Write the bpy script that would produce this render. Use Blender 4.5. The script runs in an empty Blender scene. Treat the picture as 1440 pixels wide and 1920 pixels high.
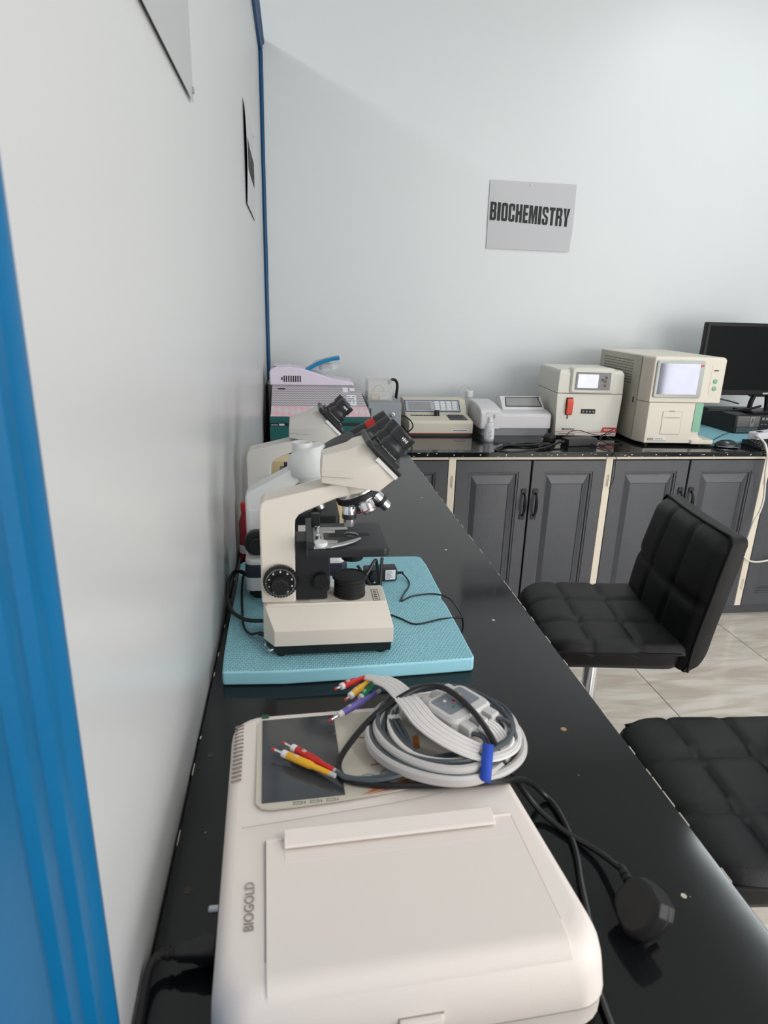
import bpy, bmesh, math, random
from mathutils import Vector, Matrix
random.seed(7)
PI = math.pi
SC = bpy.context.scene
COL = SC.collection

# ------------------------------------------------------------------ camera
H = 0.82                      # height of the worktops
cam_data = bpy.data.cameras.new('camera')
cam = bpy.data.objects.new('camera', cam_data)
COL.objects.link(cam)
RIGHT = Vector((0.99078684, -0.13246903, 0.02816713))
UP = Vector((0.01392563, 0.30652946, 0.95175930))
FWD = Vector((0.13471269, 0.94259835, -0.30555008))
m = Matrix((RIGHT, UP, -FWD)).transposed().to_4x4()
m.translation = Vector((0.14026, 0.0, 1.39))
cam.matrix_world = m
cam_data.sensor_fit = 'VERTICAL'
cam_data.sensor_height = 36.0
cam_data.sensor_width = 27.0
cam_data.lens = 22.5
cam_data.clip_start = 0.02
cam_data.dof.use_dof = True
cam_data.dof.focus_distance = 2.0
cam_data.dof.aperture_fstop = 10.0
SC.camera = cam

# ------------------------------------------------------------------ world, lights, exposure
world = bpy.data.worlds.new('world')
SC.world = world
world.use_nodes = True
world.node_tree.nodes['Background'].inputs[0].default_value = (0.96, 0.98, 1.0, 1)
world.node_tree.nodes['Background'].inputs[1].default_value = 1.0


def area_light(name, loc, rot, sx, sy, power, col):
    d = bpy.data.lights.new(name, 'AREA')
    d.shape = 'RECTANGLE'
    d.size, d.size_y, d.energy, d.color = sx, sy, power, col
    o = bpy.data.objects.new(name, d)
    o.location, o.rotation_euler = loc, rot
    COL.objects.link(o)
    return o


# daylight entering through the window of the right wall and the rear window
area_light('daylight_right', (4.13, -1.3, 1.35), (0, math.radians(90), 0), 1.9, 2.2, 68, (1.0, 0.985, 0.97))
area_light('daylight_rear', (2.9, -2.52, 1.30), (math.radians(90), 0, 0), 2.0, 2.0, 74, (1.0, 0.98, 0.955))
# fluorescent tube on the laboratory ceiling
area_light('ceiling_lamp', (2.42, 2.05, 3.04), (0, 0, 0), 0.14, 1.2, 18, (0.90, 0.98, 1.0))
area_light('fill_light_rear', (1.5, -0.9, 3.04), (0, 0, 0), 0.14, 1.2, 21, (1.0, 0.975, 0.95))  # unseen fill light, added to brighten the recorder and near worktop
# bulb in the neighbouring room, shining over the partition
bulb = bpy.data.lights.new('neighbour_bulb', 'POINT')
bulb.energy, bulb.color, bulb.shadow_soft_size = 22, (0.92, 0.98, 1.0), 0.05
bo = bpy.data.objects.new('neighbour_bulb', bulb)
bo.location = (-1.0, 2.2, 2.98)
COL.objects.link(bo)

SC.view_settings.view_transform = 'Standard'
SC.view_settings.look = 'None'
SC.view_settings.gamma = 1.0
SC.view_settings.use_curve_mapping = False
SC.view_settings.exposure = -0.17


# ------------------------------------------------------------------ materials
def lin(c):
    return tuple(((v / 255) / 12.92 if v / 255 <= 0.04045 else ((v / 255 + 0.055) / 1.055) ** 2.4) for v in c)


MATS = {}


def mat(name, col, rough=0.5, metal=0.0, spec=0.5, var=0.04, vscale=40.0, bump=0.0, bscale=200.0, coat=0.0,
        alpha=1.0, trans=0.0, emit=None, estr=0.0):
    """procedural principled material: base colour modulated by noise, optional bump"""
    mt = bpy.data.materials.new(name)
    mt.use_nodes = True
    nt = mt.node_tree
    b = nt.nodes['Principled BSDF']
    c = lin(col)
    b.inputs['Roughness'].default_value = rough
    b.inputs['Metallic'].default_value = metal
    b.inputs['Specular IOR Level'].default_value = spec
    b.inputs['Coat Weight'].default_value = coat
    b.inputs['Alpha'].default_value = alpha
    b.inputs['Transmission Weight'].default_value = trans
    tc = nt.nodes.new('ShaderNodeTexCoord')
    if var > 0:
        n = nt.nodes.new('ShaderNodeTexNoise')
        n.inputs['Scale'].default_value = vscale
        n.inputs['Detail'].default_value = 3
        nt.links.new(tc.outputs['Object'], n.inputs['Vector'])
        mx = nt.nodes.new('ShaderNodeMix')
        mx.data_type = 'RGBA'
        mx.inputs[6].default_value = tuple(max(0, v * (1 - var)) for v in c) + (1,)
        mx.inputs[7].default_value = tuple(min(1, v * (1 + var)) for v in c) + (1,)
        nt.links.new(n.outputs['Fac'], mx.inputs[0])
        nt.links.new(mx.outputs[2], b.inputs['Base Color'])
    else:
        b.inputs['Base Color'].default_value = c + (1,)
    if bump > 0:
        n2 = nt.nodes.new('ShaderNodeTexNoise')
        n2.inputs['Scale'].default_value = bscale
        nt.links.new(tc.outputs['Object'], n2.inputs['Vector'])
        bp = nt.nodes.new('ShaderNodeBump')
        bp.inputs['Strength'].default_value = bump
        bp.inputs['Distance'].default_value = 0.002
        nt.links.new(n2.outputs['Fac'], bp.inputs['Height'])
        nt.links.new(bp.outputs[0], b.inputs['Normal'])
    if emit:
        b.inputs['Emission Color'].default_value = lin(emit) + (1,)
        b.inputs['Emission Strength'].default_value = estr
    MATS[name] = mt
    return mt


def nodes_of(mt):
    return mt.node_tree, mt.node_tree.nodes, mt.node_tree.links, mt.node_tree.nodes['Principled BSDF']


mat('wall_paint', (219, 223, 225), 0.42, var=0.015, vscale=2.5, bump=0.05, bscale=60)
mat('wall_gloss', (199, 200, 201), 0.30, var=0.015, vscale=2.0, bump=0.05, bscale=30)
mat('ceiling_paint', (225, 226, 226), 0.8, var=0.01)
mat('blue_gloss', (2, 98, 146), 0.42, spec=0.2, var=0.10, vscale=14, bump=0.15, bscale=90)
mat('blue_trim', (16, 72, 116), 0.4, spec=0.3, var=0.12, vscale=50, bump=0.2, bscale=120)
mat('cream_paint', (236, 226, 208), 0.5, var=0.05, vscale=30, bump=0.2, bscale=150)
mat('grey_door', (75, 77, 82), 0.36, var=0.12, vscale=18, bump=0.25, bscale=130)
mat('dark_gap', (26, 27, 29), 0.7, var=0.0)
mat('handle_black', (32, 32, 34), 0.35, metal=0.3, var=0.05)
mat('ivory', (226, 218, 206), 0.38, var=0.012, vscale=12)
mat('ivory_grey', (206, 204, 198), 0.40, var=0.012, vscale=12)
mat('white_enamel', (226, 228, 228), 0.34, var=0.012, vscale=12)
mat('black_plastic', (22, 23, 25), 0.42, var=0.06, vscale=60)
mat('black_satin', (38, 39, 42), 0.38, var=0.06, vscale=60)
mat('black_rubber', (20, 20, 22), 0.55, var=0.06, vscale=60)
mat('chrome', (226, 228, 232), 0.14, metal=1.0, var=0.02)
mat('steel', (196, 198, 200), 0.3, metal=0.9, var=0.03)
mat('matte_silver', (190, 190, 190), 0.45, metal=0.5, var=0.03)
mat('white_mark', (225, 225, 222), 0.6, var=0.0)
mat('navy', (38, 42, 60), 0.45, var=0.04)
mat('glass_dark', (40, 46, 52), 0.06, var=0.05)
mat('leather', (10, 11, 13), 0.38, spec=0.38, var=0.10, vscale=60, bump=0.35, bscale=900)
mat('leather_side', (12, 12, 14), 0.42, spec=0.3, var=0.10, vscale=60, bump=0.3, bscale=900)
mat('ecg_shell', (238, 228, 221), 0.46, var=0.012, vscale=8, bump=0.05, bscale=600)
mat('ecg_overlay', (204, 198, 184), 0.22, var=0.01)
mat('screen_film', (64, 68, 72), 0.10, spec=0.6, var=0.25, vscale=18)
mat('seam', (150, 140, 134), 0.7, var=0.0)
mat('grey_text', (110, 106, 104), 0.6, var=0.0)
mat('ecg_text', (150, 142, 138), 0.6, var=0.0)
mat('ink_black', (14, 15, 19), 0.6, var=0.0)
mat('ink_navy', (36, 48, 110), 0.5, var=0.0)
mat('ink_red', (190, 40, 40), 0.5, var=0.0)
mat('ink_blue', (120, 160, 190), 0.5, var=0.0)
mat('ink_orange', (196, 110, 50), 0.5, var=0.0)
mat('green_led', (10, 84, 56), 0.3, var=0.0)
mat('cable_light', (196, 192, 190), 0.42, var=0.02)
mat('cable_dark', (72, 80, 86), 0.38, var=0.03)
mat('cable_white', (232, 228, 226), 0.42, var=0.02)
mat('cable_black', (20, 20, 22), 0.38, var=0.05)
mat('module_grey', (206, 204, 202), 0.42, var=0.02)
mat('module_label', (124, 130, 138), 0.4, var=0.02)
mat('strap_blue', (36, 78, 190), 0.7, var=0.08, bump=0.3)
mat('lead_red', (196, 34, 34), 0.35, var=0.03)
mat('lead_yellow', (236, 176, 40), 0.35, var=0.03)
mat('lead_green', (20, 140, 96), 0.35, var=0.03)
mat('lead_purple', (118, 104, 186), 0.35, var=0.03)
mat('tip_red', (200, 50, 44), 0.35, var=0.03)
mat('teal', (22, 92, 92), 0.45, var=0.05)
mat('lavender', (226, 216, 232), 0.4, var=0.02)
mat('lid_blue', (20, 140, 190), 0.2, var=0.03, alpha=0.9)
mat('power_grey', (150, 158, 164), 0.45, var=0.03)
mat('steel_blue', (70, 100, 190), 0.5, var=0.0)
mat('sticker_green', (30, 150, 70), 0.5, var=0.0)
mat('carton', (226, 204, 162), 0.7, var=0.04)
mat('carton_grey', (168, 160, 150), 0.65, var=0.05)
mat('photo_body', (214, 208, 190), 0.45, var=0.015)
mat('panel_steel', (170, 176, 184), 0.35, var=0.03)
mat('lcd_grey', (150, 152, 150), 0.25, var=0.06, vscale=30)
mat('key_white', (226, 230, 230), 0.45, var=0.0)
mat('urine_body', (214, 212, 214), 0.42, var=0.012)
mat('urine_base', (146, 148, 154), 0.5, var=0.02)
mat('elec_body', (222, 220, 210), 0.42, var=0.012)
mat('elec_panel', (112, 108, 110), 0.3, var=0.08)
mat('screen_shiny', (120, 122, 134), 0.06, spec=1.0, metal=0.6, var=0.15, vscale=20)
mat('red_lever', (222, 70, 44), 0.4, var=0.02)
mat('badge_red', (206, 62, 54), 0.45, var=0.02)
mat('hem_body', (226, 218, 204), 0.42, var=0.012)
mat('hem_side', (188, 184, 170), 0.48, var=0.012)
mat('hem_bezel', (186, 190, 186), 0.35, var=0.01)
mat('mint', (128, 186, 158), 0.4, var=0.02)
mat('warn_yellow', (226, 190, 40), 0.5, var=0.0)
mat('monitor_black', (12, 13, 15), 0.38, spec=0.3, var=0.03)
mat('monitor_screen', (12, 14, 16), 0.5, spec=0.12, var=0.04)
mat('tower_black', (24, 26, 28), 0.45, var=0.05)
mat('grille_silver', (150, 146, 142), 0.4, metal=0.3, var=0.06)
mat('strip_white', (226, 224, 230), 0.4, var=0.01)
mat('wire_white', (232, 226, 218), 0.45, var=0.02)
mat('mouse_grey', (38, 44, 50), 0.25, var=0.04)
mat('bottle_clear', (224, 230, 232), 0.2, var=0.02, alpha=0.75)
mat('label_white', (230, 232, 236), 0.5, var=0.02)
mat('bag_clear', (226, 236, 242), 0.12, var=0.02, alpha=0.28)
mat('acrylic', (232, 232, 228), 0.08, var=0.02, alpha=0.30)
mat('paper', (196, 197, 200), 0.62, var=0.02, vscale=6)
mat('paper_grey', (176, 177, 179), 0.55, var=0.02, vscale=6)
mat('red_liquid', (150, 30, 44), 0.25, var=0.06)
mat('screw_brass', (176, 140, 104), 0.5, var=0.2, vscale=300)
mat('screw_dark', (70, 62, 54), 0.5, var=0.3, vscale=300)
mat('chip_white', (206, 198, 184), 0.7, var=0.1, vscale=300)
mat('window_frame', (235, 235, 235), 0.4, var=0.01)

# black lacquered worktop with fine scratches and specks
wt = mat('worktop', (20, 23, 25), 0.12, spec=0.38, var=0.10, vscale=5, bump=0.02, bscale=14)
nt, nd, lk, bs = nodes_of(wt)
tc = nd.new('ShaderNodeTexCoord')
vo = nd.new('ShaderNodeTexVoronoi'); vo.inputs['Scale'].default_value = 26; vo.inputs['Randomness'].default_value = 1
rp = nd.new('ShaderNodeMapRange')
rp.inputs['From Min'].default_value = 0.022; rp.inputs['From Max'].default_value = 0.03
rp.inputs['To Min'].default_value = 1.0; rp.inputs['To Max'].default_value = 0.0
lk.new(tc.outputs['Object'], vo.inputs['Vector']); lk.new(vo.outputs['Distance'], rp.inputs['Value'])
sel = nd.new('ShaderNodeMath'); sel.operation = 'GREATER_THAN'; sel.inputs[1].default_value = 0.80
sp = nd.new('ShaderNodeSeparateColor'); lk.new(vo.outputs['Color'], sp.inputs[0]); lk.new(sp.outputs[0], sel.inputs[0])
mu = nd.new('ShaderNodeMath'); mu.operation = 'MULTIPLY'; lk.new(rp.outputs[0], mu.inputs[0]); lk.new(sel.outputs[0], mu.inputs[1])
mx = nd.new('ShaderNodeMix'); mx.data_type = 'RGBA'; mx.inputs[7].default_value = lin((170, 168, 160)) + (1,)
src = bs.inputs['Base Color'].links[0].from_socket
lk.new(src, mx.inputs[6]); lk.new(mu.outputs[0], mx.inputs[0]); lk.new(mx.outputs[2], bs.inputs['Base Color'])
nz = nd.new('ShaderNodeTexNoise'); nz.inputs['Scale'].default_value = 6
rr = nd.new('ShaderNodeMapRange'); rr.inputs['To Min'].default_value = 0.05; rr.inputs['To Max'].default_value = 0.12
lk.new(tc.outputs['Object'], nz.inputs['Vector']); lk.new(nz.outputs['Fac'], rr.inputs['Value']); lk.new(rr.outputs[0], bs.inputs['Roughness'])

# marble-look floor tile
ft = mat('floor_tile', (196, 186, 172), 0.16, spec=0.5, var=0.0)
nt, nd, lk, bs = nodes_of(ft)
tc = nd.new('ShaderNodeTexCoord'); mp = nd.new('ShaderNodeMapping')
mp.inputs['Rotation'].default_value = (0, 0, 0.5); mp.inputs['Scale'].default_value = (1.2, 6, 1)
lk.new(tc.outputs['Object'], mp.inputs['Vector'])
oi = nd.new('ShaderNodeObjectInfo')
ad = nd.new('ShaderNodeVectorMath'); ad.operation = 'ADD'
sc_ = nd.new('ShaderNodeVectorMath'); sc_.operation = 'SCALE'; sc_.inputs['Scale'].default_value = 7
lk.new(oi.outputs['Location'], sc_.inputs[0])
lk.new(mp.outputs[0], ad.inputs[0]); lk.new(sc_.outputs[0], ad.inputs[1])
nz = nd.new('ShaderNodeTexNoise'); nz.inputs['Scale'].default_value = 2.2; nz.inputs['Detail'].default_value = 7; nz.inputs['Distortion'].default_value = 1.2
lk.new(ad.outputs[0], nz.inputs['Vector'])
cr = nd.new('ShaderNodeValToRGB')
cr.color_ramp.elements[0].position = 0.36; cr.color_ramp.elements[0].color = lin((202, 190, 176)) + (1,)
cr.color_ramp.elements[1].position = 0.62; cr.color_ramp.elements[1].color = lin((230, 223, 212)) + (1,)
lk.new(nz.outputs['Fac'], cr.inputs[0]); lk.new(cr.outputs[0], bs.inputs['Base Color'])

# embossed blue foam
fm = mat('foam_blue', (164, 228, 244), 0.6, var=0.05, vscale=20)
nt, nd, lk, bs = nodes_of(fm)
tc = nd.new('ShaderNodeTexCoord'); br = nd.new('ShaderNodeTexBrick')
br.inputs['Scale'].default_value = 1.0; br.inputs['Brick Width'].default_value = 0.0066; br.inputs['Row Height'].default_value = 0.0056
br.inputs['Mortar Size'].default_value = 0.0016; br.inputs['Mortar Smooth'].default_value = 0.8
br.inputs['Color1'].default_value = (1, 1, 1, 1); br.inputs['Color2'].default_value = (1, 1, 1, 1); br.inputs['Mortar'].default_value = (0, 0, 0, 1)
lk.new(tc.outputs['Object'], br.inputs['Vector'])
bp = nd.new('ShaderNodeBump'); bp.inputs['Strength'].default_value = 1.0; bp.inputs['Distance'].default_value = 0.003
geo = nd.new('ShaderNodeNewGeometry'); sz = nd.new('ShaderNodeSeparateXYZ'); lk.new(geo.outputs['True Normal'], sz.inputs[0])
gt = nd.new('ShaderNodeMath'); gt.operation = 'GREATER_THAN'; gt.inputs[1].default_value = 0.9; lk.new(sz.outputs['Z'], gt.inputs[0])
mm = nd.new('ShaderNodeMath'); mm.operation = 'MULTIPLY'; lk.new(gt.outputs[0], mm.inputs[0]); lk.new(br.outputs['Color'], mm.inputs[1])
lk.new(mm.outputs[0], bp.inputs['Height']); lk.new(bp.outputs[0], bs.inputs['Normal'])

# patterned gift-box paper: grey weave, pink argyle band at the foot
gp = mat('box_paper', (186, 178, 186), 0.5, var=0.0)
nt, nd, lk, bs = nodes_of(gp)
tc = nd.new('ShaderNodeTexCoord'); sx = nd.new('ShaderNodeSeparateXYZ'); lk.new(tc.outputs['Object'], sx.inputs[0])


def mnode(nd, lk, op, a, b=None):
    n = nd.new('ShaderNodeMath'); n.operation = op
    for i, v in enumerate((a, b)):
        if v is None: continue
        if isinstance(v, (int, float)): n.inputs[i].default_value = v
        else: lk.new(v, n.inputs[i])
    return n.outputs[0]


fx = mnode(nd, lk, 'MULTIPLY', sx.outputs['X'], 2 * PI / 0.013)
fz = mnode(nd, lk, 'MULTIPLY', sx.outputs['Z'], 2 * PI / 0.0085)
sxn = mnode(nd, lk, 'SINE', fx)
ph = mnode(nd, lk, 'ADD', fz, mnode(nd, lk, 'MULTIPLY', sxn, 1.2))
wv = mnode(nd, lk, 'SINE', ph)
wm = nd.new('ShaderNodeMix'); wm.data_type = 'RGBA'
wm.inputs[6].default_value = lin((138, 134, 142)) + (1,); wm.inputs[7].default_value = lin((206, 200, 206)) + (1,)
lk.new(mnode(nd, lk, 'ADD', mnode(nd, lk, 'MULTIPLY', wv, 0.5), 0.5), wm.inputs[0])
ck = mnode(nd, lk, 'MULTIPLY', mnode(nd, lk, 'SINE', mnode(nd, lk, 'MULTIPLY', mnode(nd, lk, 'ADD', sx.outputs['X'], sx.outputs['Z']), 2 * PI / 0.05)),
           mnode(nd, lk, 'SINE', mnode(nd, lk, 'MULTIPLY', mnode(nd, lk, 'SUBTRACT', sx.outputs['X'], sx.outputs['Z']), 2 * PI / 0.06)))
am = nd.new('ShaderNodeMix'); am.data_type = 'RGBA'
am.inputs[6].default_value = lin((226, 178, 188)) + (1,); am.inputs[7].default_value = lin((206, 202, 206)) + (1,)
lk.new(mnode(nd, lk, 'GREATER_THAN', ck, 0.0), am.inputs[0])
bm_ = nd.new('ShaderNodeMix'); bm_.data_type = 'RGBA'
lk.new(mnode(nd, lk, 'LESS_THAN', sx.outputs['Z'], 0.036), bm_.inputs[0])
lk.new(wm.outputs[2], bm_.inputs[6]); lk.new(am.outputs[2], bm_.inputs[7]); lk.new(bm_.outputs[2], bs.inputs['Base Color'])


# ------------------------------------------------------------------ geometry helpers
class MB:
    def __init__(s):
        s.bm = bmesh.new()

    def poly(s, pts):
        return s.bm.faces.new([s.bm.verts.new(p) for p in pts])

    def loft(s, rings, cap=True, closed=True):
        vs = [[s.bm.verts.new(p) for p in r] for r in rings]
        n = len(vs[0])
        for a, b in zip(vs, vs[1:]):
            for i in range(n if closed else n - 1):
                j = (i + 1) % n
                s.bm.faces.new((a[i], a[j], b[j], b[i]))
        if cap and closed:
            s.bm.faces.new(list(reversed(vs[0])))
            s.bm.faces.new(vs[-1])
        return s

    def box(s, x0, x1, y0, y1, z0, z1):
        return s.loft([[(x0, y0, z), (x1, y0, z), (x1, y1, z), (x0, y1, z)] for z in (z0, z1)])

    def obox(s, c, ex, ey, ez, hx, hy, hz):
        c, ex, ey, ez = Vector(c), Vector(ex).normalized(), Vector(ey).normalized(), Vector(ez).normalized()
        r = lambda k: [c + ex * hx * a + ey * hy * b + ez * hz * k for a, b in ((-1, -1), (1, -1), (1, 1), (-1, 1))]
        return s.loft([r(-1), r(1)])

    def prism_y(s, pts, y0, y1):
        return s.loft([[(x, y0, z) for x, z in pts], [(x, y1, z) for x, z in pts]])

    def prism_x(s, pts, x0, x1):
        return s.loft([[(x0, y, z) for y, z in pts], [(x1, y, z) for y, z in pts]])

    def prism_z(s, pts, z0, z1):
        return s.loft([[(x, y, z0) for x, y in pts], [(x, y, z1) for x, y in pts]])

    def lathe(s, c, axis, prof, seg=24, cap=True):
        c, a = Vector(c), Vector(axis).normalized()
        t = Vector((0, 0, 1)) if abs(a.z) < 0.9 else Vector((1, 0, 0))
        e1 = a.cross(t).normalized(); e2 = a.cross(e1)
        rings = []
        for d, r in prof:
            rings.append([c + a * d + (e1 * math.cos(2 * PI * i / seg) + e2 * math.sin(2 * PI * i / seg)) * max(r, 1e-5) for i in range(seg)])
        return s.loft(rings, cap)

    def tube(s, pts, r, seg=8, sub=6, closed=False):
        p = smooth_path([Vector(q) for q in pts], sub, closed) if sub > 1 else [Vector(q) for q in pts]
        n = len(p)
        rings = []
        e1 = None
        for i in range(n):
            a = p[(i - 1) % n] if (closed or i > 0) else p[0]
            b = p[(i + 1) % n] if (closed or i < n - 1) else p[-1]
            t = (b - a).normalized()
            if e1 is None:
                e1 = t.cross(Vector((0, 0, 1)))
                if e1.length < 1e-3: e1 = t.cross(Vector((1, 0, 0)))
            e1 = (e1 - t * e1.dot(t)).normalized()
            e2 = t.cross(e1)
            rr = r(i / (n - 1)) if callable(r) else r
            rings.append([p[i] + (e1 * math.cos(2 * PI * k / seg) + e2 * math.sin(2 * PI * k / seg)) * rr for k in range(seg)])
        if closed: rings.append(rings[0])
        return s.loft(rings, cap=not closed)

    def grid(s, nx, ny, fn):
        vs = [[s.bm.verts.new(fn(i / nx, j / ny)) for i in range(nx + 1)] for j in range(ny + 1)]
        for j in range(ny):
            for i in range(nx):
                s.bm.faces.new((vs[j][i], vs[j][i + 1], vs[j + 1][i + 1], vs[j + 1][i]))
        return s


def smooth_path(p, sub, closed=False):
    n = len(p); out = []
    rng = range(n) if closed else range(n - 1)
    for i in rng:
        p0 = p[(i - 1) % n] if closed or i > 0 else p[0]
        p1 = p[i]; p2 = p[(i + 1) % n]
        p3 = p[(i + 2) % n] if closed or i + 2 < n else p[-1]
        for k in range(sub):
            t = k / sub
            out.append(0.5 * ((2 * p1) + (p2 - p0) * t + (2 * p0 - 5 * p1 + 4 * p2 - p3) * t * t + (3 * p1 - p0 - 3 * p2 + p3) * t ** 3))
    if not closed: out.append(p[-1])
    return out


def rrect(x0, x1, y0, y1, r, n=5):
    """rounded rectangle outline"""
    out = []
    for cx, cy, a0 in ((x1 - r, y0 + r, -90), (x1 - r, y1 - r, 0), (x0 + r, y1 - r, 90), (x0 + r, y0 + r, 180)):
        for k in range(n + 1):
            a = math.radians(a0 + 90 * k / n)
            out.append((cx + r * math.cos(a), cy + r * math.sin(a)))
    return out


def finish(mb, name, material, bevel=0.0, seg=2, ang=32, weld=True):
    bm = mb.bm
    if weld: bmesh.ops.remove_doubles(bm, verts=bm.verts, dist=1e-6)
    bmesh.ops.recalc_face_normals(bm, faces=bm.faces)
    if bevel > 0:
        ed = [e for e in bm.edges if len(e.link_faces) == 2 and e.calc_face_angle(0) > math.radians(30)]
        bmesh.ops.bevel(bm, geom=ed, offset=bevel, segments=seg, profile=0.5, affect='EDGES', clamp_overlap=True)
    me = bpy.data.meshes.new(name)
    bm.to_mesh(me); bm.free()
    for p in me.polygons: p.use_smooth = True
    me.set_sharp_from_angle(angle=math.radians(ang))
    me.materials.append(MATS[material])
    return me


def obj(name, mb, material, parent=None, bevel=0.0, seg=2, ang=32, loc=None, weld=True):
    me = finish(mb, name, material, bevel, seg, ang, weld) if isinstance(mb, MB) else mb
    o = bpy.data.objects.new(name, me)
    COL.objects.link(o)
    if parent: o.parent = parent
    if loc: o.location = loc
    if bevel > 0:
        wn = o.modifiers.new('normals', 'WEIGHTED_NORMAL'); wn.keep_sharp = True; wn.weight = 80
    return o


def thing(name, label, cat, loc=(0, 0, 0), rz=0.0, group=None):
    o = bpy.data.objects.new(name, None)
    o.empty_display_size = 0.05
    COL.objects.link(o)
    o.location = loc
    o.rotation_euler = (0, 0, rz)
    return tag(o, label, cat, group)


def tag(o, label, cat, group=None):
    o['label'] = label
    o['category'] = cat
    if group: o['group'] = group
    return o


def struct(name, mb, material, bevel=0.0):
    o = obj(name, mb, material, None, bevel)
    o['kind'] = 'structure'
    return o


def text_obj(name, s, size, M4, material, parent, xs=1.0, bold=0.0, thick=0.0003, align='CENTER'):
    cu = bpy.data.curves.new('t', 'FONT')
    cu.body = s; cu.size = size; cu.extrude = thick; cu.offset = bold
    cu.align_x = align; cu.align_y = 'CENTER'; cu.resolution_u = 3
    to = bpy.data.objects.new('t', cu)
    COL.objects.link(to)
    dg = bpy.context.evaluated_depsgraph_get()
    me = bpy.data.meshes.new_from_object(to.evaluated_get(dg))
    bpy.data.objects.remove(to); bpy.data.curves.remove(cu)
    me.transform(Matrix.Diagonal((xs, 1, 1, 1)))
    me.transform(M4)
    me.materials.clear(); me.materials.append(MATS[material])
    me.name = name
    return obj(name, me, material, parent)


def frame(o, ex, ey):
    """4x4 matrix: text x axis -> ex, text y axis -> ey"""
    ex, ey = Vector(ex).normalized(), Vector(ey).normalized()
    ez = ex.cross(ey)
    M = Matrix((ex, ey, ez)).transposed().to_4x4()
    M.translation = Vector(o)
    return M


# facing the camera side (-y): text runs along +x, up +z
def front(x, y, z):
    return frame((x, y, z), (1, 0, 0), (0, 0, 1))


# ================================================================== the room
YB, YW = 2.566, 3.36          # cabinet faces, back wall
fl = struct('floor', MB().box(-2.6, 4.2, -2.6, 3.5, -0.06, -0.008), 'dark_gap')
tile_me = finish(MB().box(0.0015, 0.6035, 0.0015, 0.6035, -0.008, 0.0), 'tile', 'floor_tile', 0.001, 1)
for i in range(-1, 5):
    for j in range(-5, 5):
        x, y = 1.51 + 0.605 * (i - 1), 0.37 + 0.605 * j
        if x > 4.15 or y > 3.3: continue
        t = obj('tile', tile_me, None, fl); t.location = (x, y, 0)
struct('wall_back', MB().box(-2.6, 4.3, YW, YW + 0.12, 0, 3.12), 'wall_paint')
struct('wall_left', MB().box(-0.10, 0.0, 0.20, YW, 0, 2.45), 'wall_gloss')
struct('wall_side', MB().box(-2.6, -2.5, -2.6, YW, 0, 3.12), 'wall_paint')
w = MB()
w.box(4.2, 4.3, -2.6, YW, 0, 0.4).box(4.2, 4.3, -2.6, YW, 2.3, 3.12)
w.box(4.2, 4.3, -2.6, -2.4, 0.4, 2.3).box(4.2, 4.3, -0.2, YW, 0.4, 2.3)
struct('wall_right', w, 'wall_paint')
w = MB()
w.box(-2.6, 4.3, -2.7, -2.6, 0, 0.3).box(-2.6, 4.3, -2.7, -2.6, 2.3, 3.12)
w.box(-2.6, 1.9, -2.7, -2.6, 0.3, 2.3).box(3.9, 4.3, -2.7, -2.6, 0.3, 2.3)
struct('wall_rear', w, 'wall_paint')
struct('ceiling', MB().box(-2.6, 4.3, -2.7, YW + 0.12, 3.12, 3.2), 'ceiling_paint')
w = MB()
for y in (-2.4, -1.32, -0.24): w.box(4.22, 4.27, y, y + 0.04, 0.4, 2.3)
w.box(4.22, 4.27, -2.4, -0.2, 0.4, 0.44).box(4.22, 4.27, -2.4, -0.2, 2.26, 2.3)
struct('window_1', w, 'window_frame')
w = MB()
for x in (1.9, 2.88, 3.86): w.box(x, x + 0.04, -2.67, -2.63, 0.3, 2.3)
w.box(1.9, 3.9, -2.67, -2.63, 0.3, 0.34).box(1.9, 3.9, -2.67, -2.63, 2.26, 2.3)
struct('window_2', w, 'window_frame')

# corner moulding and the partition's cap
w = MB(); w.lathe((0.008, YW - 0.002, H), (0, 0, 1), [(0, 0.0105), (0.4, 0.010), (0.8, 0.011), (1.2, 0.0095), (1.63, 0.011)], 10)
struct('trim_1', w, 'blue_trim')
w = MB()
w.prism_y([(-0.13, 2.45), (0.012, 2.45), (0.020, 2.458), (0.014, 2.468), (0.026, 2.476), (0.026, 2.492), (0.018, 2.50), (-0.13, 2.50)], 0.20, YW)
struct('trim_2', w, 'blue_trim', 0.0015)
# fluted blue door casing at the near end of the partition (profile across y, x = projection)
prof = [(0.000, 0.362), (0.006, 0.361), (0.008, 0.346), (0.010, 0.343), (0.016, 0.339), (0.018, 0.330), (0.013, 0.324), (0.012, 0.319),
        (0.017, 0.313), (0.020, 0.306), (0.019, 0.298), (0.014, 0.292), (0.014, 0.288), (0.019, 0.282), (0.022, 0.272), (0.022, 0.262),
        (0.017, 0.256), (0.017, 0.252), (0.023, 0.246), (0.026, 0.236), (0.026, 0.19), (0.026, 0.16), (-0.12, 0.16), (-0.12, 0.20), (0.0, 0.20)]
prof = [(x * (0.75 if y > .34 else 1), y - 0.011 if y > .20 else y) for x, y in prof]
w = MB(); w.loft([[(x, y, z) for x, y in prof] for z in (0.0, 2.5)])
struct('trim_3', w, 'blue_gloss')

# ================================================================== papers on the walls
def paper(name, label, mapf, nx=14, ny=10, cat='sign', mname='paper'):
    t = thing(name, label, cat)
    mb = MB().grid(nx, ny, mapf)
    o = obj('sheet', mb, mname, t)
    so = o.modifiers.new('thickness', 'SOLIDIFY'); so.thickness = 0.0006; so.offset = 0
    es = o.modifiers.new('crisp', 'EDGE_SPLIT'); es.split_angle = math.radians(40)
    return t


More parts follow.
